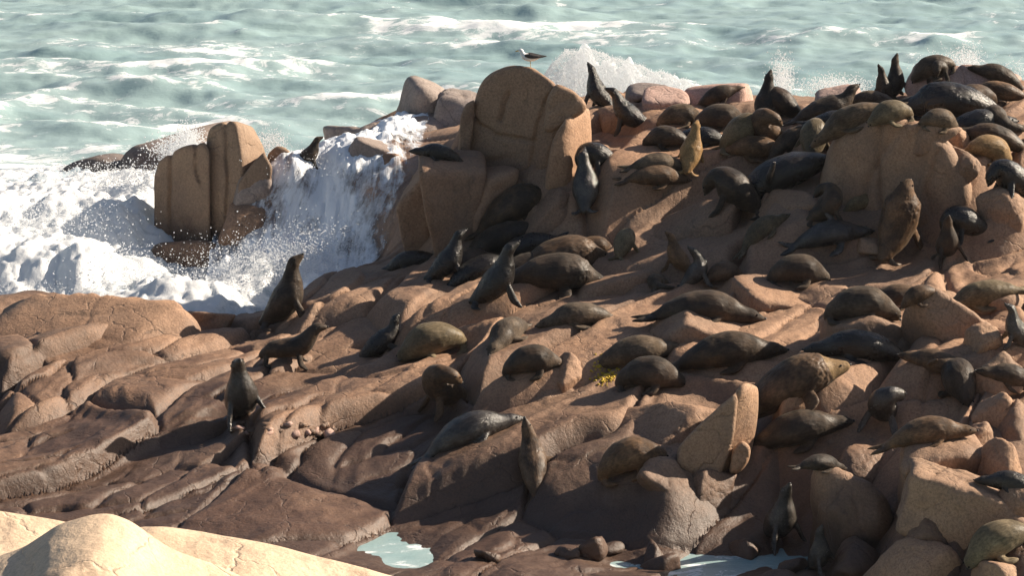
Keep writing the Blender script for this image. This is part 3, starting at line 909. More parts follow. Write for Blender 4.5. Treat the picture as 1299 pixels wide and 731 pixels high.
# back skyline rocks
for k, (px, by, w, h, d, mt, lab) in enumerate([
    (914, 140, 92, 28, 1.2, M_PINK, 'pale pink boulder on the skyline behind the dark seals'),
    (850, 136, 62, 16, 1.0, M_PINK, 'low pinkish rock on the skyline left of the pale pink boulder'),
    (822, 126, 56, 16, 1.0, M_GREY, 'grey brown skyline rock right of the two upright seals'),
    (1192, 118, 84, 32, 1.1, M_PINK, 'grey pink boulder on the right skyline with a seal lying on top'),
    (1070, 140, 66, 20, 1.0, M_PINK, 'flat brown skyline rock beneath the seal with its neck raised'),
    (1262, 112, 90, 18, 1.2, M_PINK, 'low reddish rock at the right end of the skyline'),
    (785, 160, 52, 26, .8, M_TAN, 'pale stained rock behind the domed boulder under an upright seal'),
]):
    B('skyline_rock', px, by, w, h, d, mt, 100 + k, None, lab, p=7, rot=(0, 0, .2 * (k % 3 - 1)), bury=.5, cat='rock', group='rocks along the skyline')
# boulders of the lower right corner and the right side
RB = [
    (1205, 612, 112, 62, 1.5, M_ROCK, 8, 'large rounded shaded boulder in the lower right pile'),
    (1243, 572, 42, 28, .6, M_TAN, 6, 'small pale round boulder sitting on the lower right pile'),
    (1270, 606, 36, 44, .7, M_TAN, 6, 'upright pale boulder at the right end of the lower pile'),
    (1098, 616, 70, 40, 1.0, M_ROCK, 6, 'leaning slab boulder at the left end of the lower right pile'),
    (1092, 712, 100, 92, 1.2, M_ROCK, 5, 'big shaded rounded boulder beside the water at lower right'),
    (1212, 672, 122, 64, 1.2, M_TAN, 14, 'angular flat-topped block with a sharp lit corner, lower right'),
    (1182, 702, 64, 48, .7, M_ROCK, 7, 'rounded boulder with a lit rim below the angular block'),
    (1176, 748, 90, 54, .9, M_TAN, 7, 'cracked tan boulder cut by the bottom edge near the corner'),
    (1272, 748, 74, 26, .7, M_TAN, 7, 'low tan boulder in the bottom right corner'),
    (1090, 738, 70, 40, .7, M_ROCK, 8, 'dark low boulder at the bottom edge by the blue pool'),
    (1292, 660, 50, 42, .8, M_ROCK, 7, 'shaded boulder at the right edge above the tan seal'),
    (1195, 434, 108, 48, 1.1, M_ROCK, 8, 'broad shaded boulder below the row of small pale stones'),
    (1253, 448, 44, 28, .6, M_TAN, 6, 'pale round boulder left of the seals at the right edge'),
    (1262, 500, 62, 24, .8, M_TAN, 7, 'low pale boulder right of the round grey seal'),
    (1266, 545, 52, 32, .8, M_TAN, 7, 'cracked boulder at the right edge above the lower pile'),
    (1293, 552, 34, 34, .7, M_ROCK, 7, 'blocky boulder cut by the right edge, mid height'),
    (1012, 524, 52, 50, .6, M_TAN, 9, 'rough lit block under the tan-faced bull'),
    (1278, 285, 56, 44, .7, M_ROCK, 7, 'boulder with pale lit tips at the right edge, upper part'),
    (1222, 222, 50, 26, .6, M_TAN, 6, 'tan boulder under the tan seal at the upper right'),
    (1185, 178, 54, 20, .5, M_TAN, 6, 'small tan stone behind the huge rounded boulder'),
    (1213, 188, 44, 24, .5, M_TAN, 6, 'small tan stone right of the huge rounded boulder'),
    (1108, 322, 42, 18, .4, M_TAN, 8, 'little lit stone below the big upright bull'),
]
for k, (px, by, w, h, d, mt, p, lab) in enumerate(RB):
    B('boulder', px, by, w, h, d, mt, 130 + k, None, lab, cuts=8, jit=.38, rough=.06, p=p * 1.2, rot=(.22 * math.sin(k * 2.1), .28 * math.sin(k * 1.3), .7 * math.sin(k * 3.7)), bury=.35)
# the row of small pale stones below the resting olive seal
for k, (px, by, w, h, where) in enumerate([
    (1146, 394, 30, 12, 'leftmost small pale stone in the row under the olive seal'), (1168, 388, 30, 14, 'second small pale stone from the left in the row under the olive seal'),
    (1186, 396, 36, 18, 'third small pale stone from the left, lowest in its half of the row'), (1208, 390, 26, 14, 'narrowest small pale stone, in the middle of the row under the olive seal'),
    (1232, 392, 34, 18, 'small pale stone under the middle of the olive seal'), (1252, 398, 40, 22, 'largest pale stone of the row, under the tail half of the olive seal'),
    (1278, 392, 42, 20, 'rightmost pale stone of the row under the olive seal')]):
    B('pale_stone', px, by, w, h, .45, M_TAN, 170 + k, None, where, p=6, group='small pale stones under the olive seal')
# slabs that belong to the bedrock
SL = [
    (780, 370, 140, 26, 1.6, .35), (895, 430, 140, 40, 1.2, .1), (1000, 392, 130, 24, 1.5, .15), (1108, 430, 120, 34, 1.2, .05),
    (1012, 328, 60, 34, .9, .2), (998, 266, 70, 26, .9, .1), (855, 560, 160, 62, 1.5, .5), (700, 505, 100, 46, 1.0, .4), (722, 480, 50, 34, .5, .5),
    (455, 440, 110, 34, 1.4, .3), (110, 440, 260, 36, 1.7, .05), (60, 460, 190, 22, 1.4, .0), (258, 413, 60, 22, .8, -.1), (840, 612, 60, 50, .9, .2), (895, 634, 60, 42, .8, .1),
    (880, 300, 120, 44, 1.0, .0), (690, 290, 110, 36, 1.0, -.1),
]
for k, (px, by, w, h, d, rz) in enumerate(SL):
    B('rock_block', px, by, w, h * .48, d, M_ROCK, 200 + k, outcrop, p=18, cuts=6, rot=(.10 * math.sin(k * 1.9), .12 * math.sin(k * 2.3), rz), bury=1.6, jit=.28, align=.9, rough=.05)
# rubble: reddish stones in the cleft at left, wet stones at the waterline
rr = random.Random(5)
for k in range(34):
    px, by = rr.uniform(295, 420), rr.uniform(538, 556)
    B('loose_stone', px, by + 2 * math.sin(px), rr.uniform(8, 17), rr.uniform(3, 6), .18, M_ROCK if k % 3 else M_PINK, 300 + k, outcrop, p=6, sub=2, rot=(0, 0, rr.uniform(0, 3)))
for k in range(8):
    px = rr.choice([620, 680, 735, 745, 770, 830, 850, 955, 980, 1010]) + rr.uniform(-14, 14)
    B('wet_stone', px, rr.uniform(706, 730), rr.uniform(18, 46), rr.uniform(8, 20), .45, M_ROCK, 340 + k, outcrop, p=10, sub=3, jit=.5, cuts=7, rot=(0, .2, rr.uniform(0, 3)))
BVH = make_bvh()
# ------------------------------------------------------------------ fur seals
def catmull(cp, m=7):
    cp = np.array(cp, float)
    p = np.vstack([2 * cp[0] - cp[1], cp, 2 * cp[-1] - cp[-2]])
    out = []
    for i in range(1, len(p) - 2):
        for t in np.linspace(0, 1, m, endpoint=False):
            a, b, c, d = p[i - 1], p[i], p[i + 1], p[i + 2]
            out.append(0.5 * (2 * b + (c - a) * t + (2 * a - 5 * b + 4 * c - d) * t * t + (3 * b - a - 3 * c + d) * t ** 3))
    out.append(p[-2])
    return np.array(out)

def sweep(cp, flat=0.92, seg=16, m=5, side0=None):
    """Tube along control points (x,y,z,r[,r2]); r2 = half thickness (else r*flat). Closed at both ends."""
    cp = [tuple(c) if len(c) == 5 else (*c, c[3] * flat) for c in cp]
    q = catmull(cp, m)
    P, Rw, Rt = q[:, :3], np.maximum(q[:, 3], .008), np.maximum(q[:, 4], .006)
    T = np.gradient(P, axis=0)
    T /= np.linalg.norm(T, axis=1)[:, None] + 1e-9
    if side0 is None:
        s = np.cross((0, 0, 1), T[0])
        s = np.array([0, 1, 0]) if np.linalg.norm(s) < .2 else s
    else:
        s = np.array(side0, float)
    V, F = [], []
    ang = np.linspace(0, 2 * math.pi, seg, endpoint=False)
    for i in range(len(P)):
        s = s - T[i] * s.dot(T[i])
        s /= np.linalg.norm(s)
        nn = np.cross(T[i], s)
        V.append(P[i] + np.outer(np.cos(ang) * Rw[i], s) + np.outer(np.sin(ang) * Rt[i], nn))
    n = len(P)
    V = np.vstack(V + [P[:1] - T[:1] * Rw[0] * .6, P[-1:] + T[-1:] * Rw[-1] * .6])
    for i in range(n - 1):
        for k in range(seg):
            k2 = (k + 1) % seg
            F.append((i * seg + k, i * seg + k2, (i + 1) * seg + k2, (i + 1) * seg + k))
    for k in range(seg):
        k2 = (k + 1) % seg
        F.append((n * seg, k2, k))
        F.append((n * seg + 1, (n - 1) * seg + k, (n - 1) * seg + k2))
    return V, F

def flipper(a, b, c, w, t=.028, side=(0, 1, 0)):
    """a shoulder, b wrist, c tip; w half width at the wrist; side = direction of the flat width."""
    a, b, c = map(np.array, (a, b, c))
    return sweep([(*a, w * .8, .05), (*((a + b) / 2), w * .95, .042), (*b, w, .034), (*((b + c) / 2), w * .82, t), (*c, w * .35, .016)], m=4, side0=side, seg=10)

_S = [.05, .09, .165, .235, .255, .225, .165, .125, .11, .072, .042]     # tail tip ... nose
def spine(pts, r=_S):
    return [(p[0], p[1], p[2], k) for p, k in zip(pts, r)]
BULL_R = [.055, .10, .18, .26, .30, .30, .26, .19, .14, .095, .06]

def planar(xz):
    return [(x, 0, z) for x, z in xz]

POSE = {}
def pose(name, pts, fore, hind, r=_S, fw=.075, flat=.92, extra=()):
    POSE[name] = dict(sp=spine(pts, r), fore=fore, hind=hind, fw=fw, flat=flat)

lie_x = [(-.72, .07), (-.60, .10), (-.42, .16), (-.18, .22), (.08, .24), (.30, .21), (.47, .16), (.60, .135), (.69, .12), (.78, .095), (.85, .08)]
lie_f = [((.22, .18, .13), (.08, .27, .07), (-.14, .30, .05)), ((.22, -.18, .13), (.08, -.27, .07), (-.14, -.30, .05))]
lie_h = [((-.66, .04, .07), (-.80, .08, .05), (-.98, .13, .03)), ((-.66, -.04, .07), (-.80, -.08, .05), (-.98, -.13, .03))]
pose('lie', planar(lie_x), lie_f, lie_h)
pose('bull_lie', planar([(-.74, .07), (-.62, .11), (-.44, .18), (-.2, .25), (.06, .29), (.28, .29), (.46, .25), (.60, .20), (.70, .17), (.80, .14), (.87, .12)]), [((.2, .24, .14), (.16, .36, .07), (-.02, .40, .04)), ((.2, -.24, .14), (.20, -.37, .05), (.10, -.50, -.08))], lie_h, r=BULL_R, fw=.10)
pose('head_up', planar([(-.72, .07), (-.60, .10), (-.42, .16), (-.18, .22), (.06, .26), (.26, .29), (.40, .38), (.48, .48), (.54, .55), (.62, .59), (.68, .61)]), [((.14, .2, .15), (.22, .34, .05), (.12, .46, .03)), ((.14, -.2, .15), (.22, -.34, .05), (.12, -.46, .03))], lie_h)
up_f = [((.14, .17, .45), (.24, .29, .16), (.36, .34, .02)), ((.14, -.17, .45), (.24, -.29, .16), (.36, -.34, .02))]
up_h = [((-.36, .07, .08), (-.42, .17, .04), (-.30, .27, .02)), ((-.36, -.07, .08), (-.42, -.17, .04), (-.30, -.27, .02))]
pose('upright', planar([(-.46, .07), (-.38, .11), (-.24, .19), (-.08, .31), (.07, .47), (.15, .64), (.19, .79), (.22, .90), (.265, .97), (.345, 1.02), (.41, 1.055)]), up_f, up_h, r=[.05, .09, .17, .245, .26, .205, .14, .11, .108, .068, .044])
pose('sky', planar([(-.40, .07), (-.33, .11), (-.22, .19), (-.08, .32), (.03, .49), (.08, .66), (.10, .81), (.115, .92), (.14, 1.01), (.185, 1.09), (.225, 1.15)]), up_f, up_h, r=[.05, .09, .17, .245, .26, .205, .145, .112, .108, .066, .042])
pose('bull_up', planar([(-.50, .08), (-.42, .12), (-.26, .22), (-.08, .36), (.06, .54), (.14, .72), (.18, .87), (.20, .98), (.23, 1.06), (.30, 1.12), (.36, 1.15)]), [((.14, .22, .45), (.26, .34, .16), (.40, .40, .02)), ((.14, -.22, .45), (.26, -.34, .16), (.40, -.40, .02))], up_h, r=BULL_R, fw=.10)
pose('stand', planar([(-.56, .20), (-.48, .27), (-.33, .34), (-.10, .37), (.12, .41), (.26, .50), (.35, .62), (.42, .72), (.49, .77), (.58, .785), (.65, .785)]), [((.14, .15, .33), (.19, .21, .12), (.32, .24, .02)), ((.14, -.15, .33), (.19, -.21, .12), (.32, -.24, .02))], [((-.46, .08, .24), (-.46, .14, .08), (-.34, .18, .02)), ((-.46, -.08, .24), (-.46, -.14, .08), (-.34, -.18, .02))], r=[.06, .11, .175, .205, .215, .195, .155, .125, .108, .072, .044])
pose('arch', planar([(-.44, .09), (-.39, .15), (-.28, .23), (-.08, .30), (.12, .29), (.27, .235), (.38, .18), (.45, .14), (.49, .11), (.52, .075), (.535, .055)]), [((.16, .2, .14), (.08, .27, .07), (-.06, .29, .05)), ((.16, -.2, .14), (.08, -.28, .07), (-.06, -.30, .05))], [((-.4, .06, .08), (-.36, .15, .06), (-.24, .22, .04)), ((-.4, -.06, .08), (-.36, -.15, .06), (-.24, -.22, .04))])
pose('hunch', planar([(-.38, .08), (-.33, .13), (-.24, .21), (-.10, .32), (.04, .43), (.15, .50), (.25, .52), (.32, .48), (.365, .42), (.39, .34), (.40, .29)]), up_f if False else [((.1, .18, .34), (.18, .27, .12), (.30, .30, .02)), ((.1, -.18, .34), (.18, -.27, .12), (.30, -.30, .02))], up_h)
def arc(a0, a1, rad, zs):
    return [(rad * math.cos(a), rad * math.sin(a), z) for a, z in zip(np.linspace(a0, a1, 11), zs)]
pose('curl', arc(-2.9, 1.5, .34, [.06, .09, .16, .21, .22, .20, .17, .14, .12, .10, .085]), [((.30, -.10, .12), (.12, -.06, .05), (-.02, .02, .03)), ((.42, .0, .12), (.58, .06, .05), (.64, .16, .03))], [((-.33, -.05, .06), (-.30, .10, .05), (-.22, .22, .04)), ((-.33, -.1, .06), (-.42, .06, .04), (-.40, .2, .03))])
pose('scratch', [(-.42, .0, .08), (-.36, 0, .12), (-.24, 0, .20), (-.08, .0, .32), (.04, .02, .47), (.08, .10, .60), (.04, .20, .67), (-.05, .27, .66), (-.12, .29, .61), (-.18, .28, .55), (-.22, .27, .50)], [((.1, .17, .36), (.18, .28, .14), (.30, .32, .02)), ((.1, -.17, .36), (.22, -.28, .14), (.34, -.32, .02))], [((-.36, .07, .08), (-.34, .2, .10), (-.24, .3, .22)), ((-.36, -.07, .08), (-.42, -.17, .04), (-.30, -.27, .02))])
pose('look_back', planar([(-.42, .07), (-.35, .11), (-.22, .19), (-.06, .32), (.08, .48), (.12, .64), (.08, .78), (.02, .88), (-.03, .96), (-.10, 1.03), (-.15, 1.07)]), up_f, up_h, r=[.05, .09, .17, .245, .255, .20, .14, .112, .108, .066, .042])
pose('slope', planar([(-.85, .07), (-.72, .10), (-.52, .16), (-.26, .21), (.0, .25), (.22, .30), (.37, .40), (.46, .51), (.52, .60), (.57, .69), (.60, .75)]), [((.08, .18, .16), (.08, .36, .06), (-.10, .46, .03)), ((.08, -.18, .16), (.08, -.36, .06), (-.10, -.46, .03))], [((-.78, .05, .07), (-.92, .14, .05), (-1.05, .26, .03)), ((-.78, -.05, .07), (-.92, -.14, .05), (-1.05, -.26, .03))])
pose('side', planar(lie_x), [((.18, .16, .20), (.14, .24, .36), (.02, .26, .50)), ((.2, -.2, .12), (.10, -.34, .05), (-.1, -.42, .03))], [((-.66, .04, .07), (-.80, .05, .12), (-.95, .06, .22)), ((-.66, -.04, .07), (-.80, -.08, .05), (-.98, -.13, .03))], flat=.85)

_seal_mesh = {}
def seal_body(pname, bull):
    if pname in _seal_mesh:
        return _seal_mesh[pname]
    d = POSE[pname]
    parts = [sweep(d['sp'], d['flat'], 18, 5)]
    for a, b, c in d['fore']:
        dv = np.array(c) - np.array(a)
        sd = np.cross(dv, (0, 0, 1)) if abs(dv[2]) < .35 else np.array([1.0, 0, .2])
        if abs(dv[2]) < .35:
            parts.append(flipper(a, b, c, d['fw'], side=sd))
        else:
            parts.append(flipper(a, b, c, d['fw'] * .85, side=(1, 0, .2)))
    for a, b, c in d['hind']:
        dv = np.array(c) - np.array(a)
        parts.append(flipper(a, b, c, .06, side=np.cross(dv, (0, 0, 1))))
    V, F, o = [], [], 0
    for v, f in parts:
        V.append(v)
        F += [tuple(i + o for i in q) for q in f]
        o += len(v)
    V = np.vstack(V)
    me = bpy.data.meshes.new('seal_tmp')
    me.from_pydata(V.tolist(), [], F)
    ob = bpy.data.objects.new('seal_tmp', me)
    C.objects.link(ob)
    r = ob.modifiers.new('r', 'REMESH')
    r.mode = 'VOXEL'
    r.voxel_size = .017
    s = ob.modifiers.new('s', 'SMOOTH')
    s.factor = .5
    s.iterations = 4
    dg = bpy.context.evaluated_depsgraph_get()
    out = bpy.data.meshes.new_from_object(ob.evaluated_get(dg))
    bpy.data.objects.remove(ob)
    nv = len(out.vertices)
    co = np.empty(nv * 3)
    out.vertices.foreach_get('co', co)
    co = co.reshape(-1, 3)
    # soft body spreads a little where it rests
    low = co[:, 2] < .03
    co[low, 2] = .03 - (.03 - co[low, 2]) * .25
    # skin folds and fur clumps
    nrm = np.empty(nv * 3)
    out.vertices.foreach_get('normal', nrm)
    nrm = nrm.reshape(-1, 3)
    head = np.array(d['sp'][8][:3])
    dist = np.linalg.norm(co - head, axis=1)
    body = sstep(.12, .35, dist)
    a = .010 * fbm(co[:, 0] * 4.5, co[:, 1] * 4.5, co[:, 2] * 4.5, 3)
    if bull:
        neck = np.exp(-((dist - .32) / .22) ** 2)
        a = a + neck * (.012 * fbm(co[:, 0] * 14, co[:, 1] * 44, co[:, 2] * 30, 2) + .015)
    co = co + nrm * (a * (.25 + .75 * body))[:, None]
    out.vertices.foreach_set('co', co.ravel())
    out.polygons.foreach_set('use_smooth', np.ones(len(out.polygons), dtype=bool))
    out.update()
    _seal_mesh[pname] = out
    return out

def ball(rad, sc=(1, 1, 1), sub=2):
    v, f = ico(sub)
    return v * rad * np.array(sc), f

_bits = {}
def bit_mesh(name, v, f, mat):
    if name not in _bits:
        o = mesh_obj(name, v, f, mat)
        _bits[name] = o.data
        bpy.data.objects.remove(o)
    return _bits[name]
EYE_V = ball(.015)
NOSE_V = ball(.026, (.8, 1, .75))
_ev, _ef = sweep([(0, 0, 0, .012), (-.018, 0, -.012, .011), (-.045, 0, -.022, .004)], seg=6, m=3)
bit_mesh('eye', *EYE_V, M_EYE)
bit_mesh('nose', *NOSE_V, M_SKIN)
bit_mesh('ear', _ev, _ef, M_SKIN)

_mats = {}
def seal(px, py, pname, head, sc, fur, label, upright_align=None, lift=0.0, group='fur seals hauled out on the rocks'):
    bull = pname.startswith('bull')
    if pname in ('lie', 'bull_lie', 'side', 'arch', 'head_up', 'hunch'):
        sc *= 1.12
    src = seal_body(pname, bull)
    key = (pname, fur)
    if key not in _mats:
        m = src.copy()
        m.name = 'fur_seal'
        m.materials.clear()
        m.materials.append(FUR[fur])
        _mats[key] = m
    o = bpy.data.objects.new('fur_seal', _mats[key])
    C.objects.link(o)
    loc, nor = hit(px, py)
    a = math.radians(head)
    fw = Vector((math.cos(a), math.sin(a), 0))
    sd = Vector((-fw.y, fw.x, 0))
    # fit to the ground under the body: sample along and across
    lng = pname in ('lie', 'bull_lie', 'head_up', 'slope', 'side')
    ra, rs = (.62 if lng else .38) * sc, .26 * sc
    off = fw * 0.0 + Vector((0, 1, 0)) * (.20 * sc)          # body centre stands behind its visible near edge
    c = Vector((loc.x, loc.y, 0)) + off
    u = np.linspace(-1, 1, 7)
    A, Z = [], []
    for i in u:
        for j in (-1, -.5, 0, .5, 1):
            q = c + fw * (i * ra) + sd * (j * rs)
            g = ground(q.x, q.y)
            if abs(g - loc.z) < .75 * sc:
                A.append((1, i * ra, j * rs))
                Z.append(g)
    if len(Z) > 8:
        k, *_ = np.linalg.lstsq(np.array(A), np.array(Z), rcond=None)
        k0 = .5 * (k[0] + float(np.percentile(Z, 40))) - .05 * sc
        kp, kr = float(np.clip(k[1], -.5, .5)), float(np.clip(k[2], -.45, .45))
    else:
        k0, kp, kr = loc.z, 0, 0
    if not lng:
        kp, kr = kp * .35, kr * .35
        if pname in ('arch', 'curl'):
            kp, kr = kp * 2, kr * 2
    X = (fw + Vector((0, 0, kp))).normalized()
    Y = (sd + Vector((0, 0, kr)))
    Y = (Y - X * Y.dot(X)).normalized()
    Zv = X.cross(Y)
    M = Matrix((X, Y, Zv)).transposed().to_4x4()
    o.matrix_world = Matrix.Translation((c.x, c.y, k0 - .02 * sc + lift)) @ M @ Matrix.Scale(sc, 4)
    tag(o, label, 'seal', group)
    # face: nose, eyes, ears
    sp = POSE[pname]['sp']
    hd, mz, ns = [np.array(sp[i][:3]) for i in (8, 9, 10)]
    T = (ns - hd) / np.linalg.norm(ns - hd)
    S = np.cross((0, 0, 1), T)
    S = np.array([0, 1.0, 0]) if np.linalg.norm(S) < .15 else S / np.linalg.norm(S)
    if S.dot((0, 1, 0)) < 0 and pname not in ('curl', 'scratch'):
        S = -S
    U = np.cross(T, S)
    if U[2] < 0 and abs(U[2]) > .3:
        U = -U
    R = sp[8][3]
    fr = Matrix((Vector(T), Vector(S), Vector(U))).transposed().to_4x4()
    def bit(nm, p):
        b = bpy.data.objects.new(nm, _bits[nm])
        C.objects.link(b)
        b.parent = o
        b.matrix_local = Matrix.Translation(Vector(p)) @ fr
    bit('nose', ns + T * sp[10][3] * .45 + U * .012)
    for s in (-1, 1):
        bit('eye', hd + T * R * .42 + S * s * R * .72 + U * R * .42)
        bit('ear', hd - T * R * .25 + S * s * R * .93 + U * R * .25)
    return o

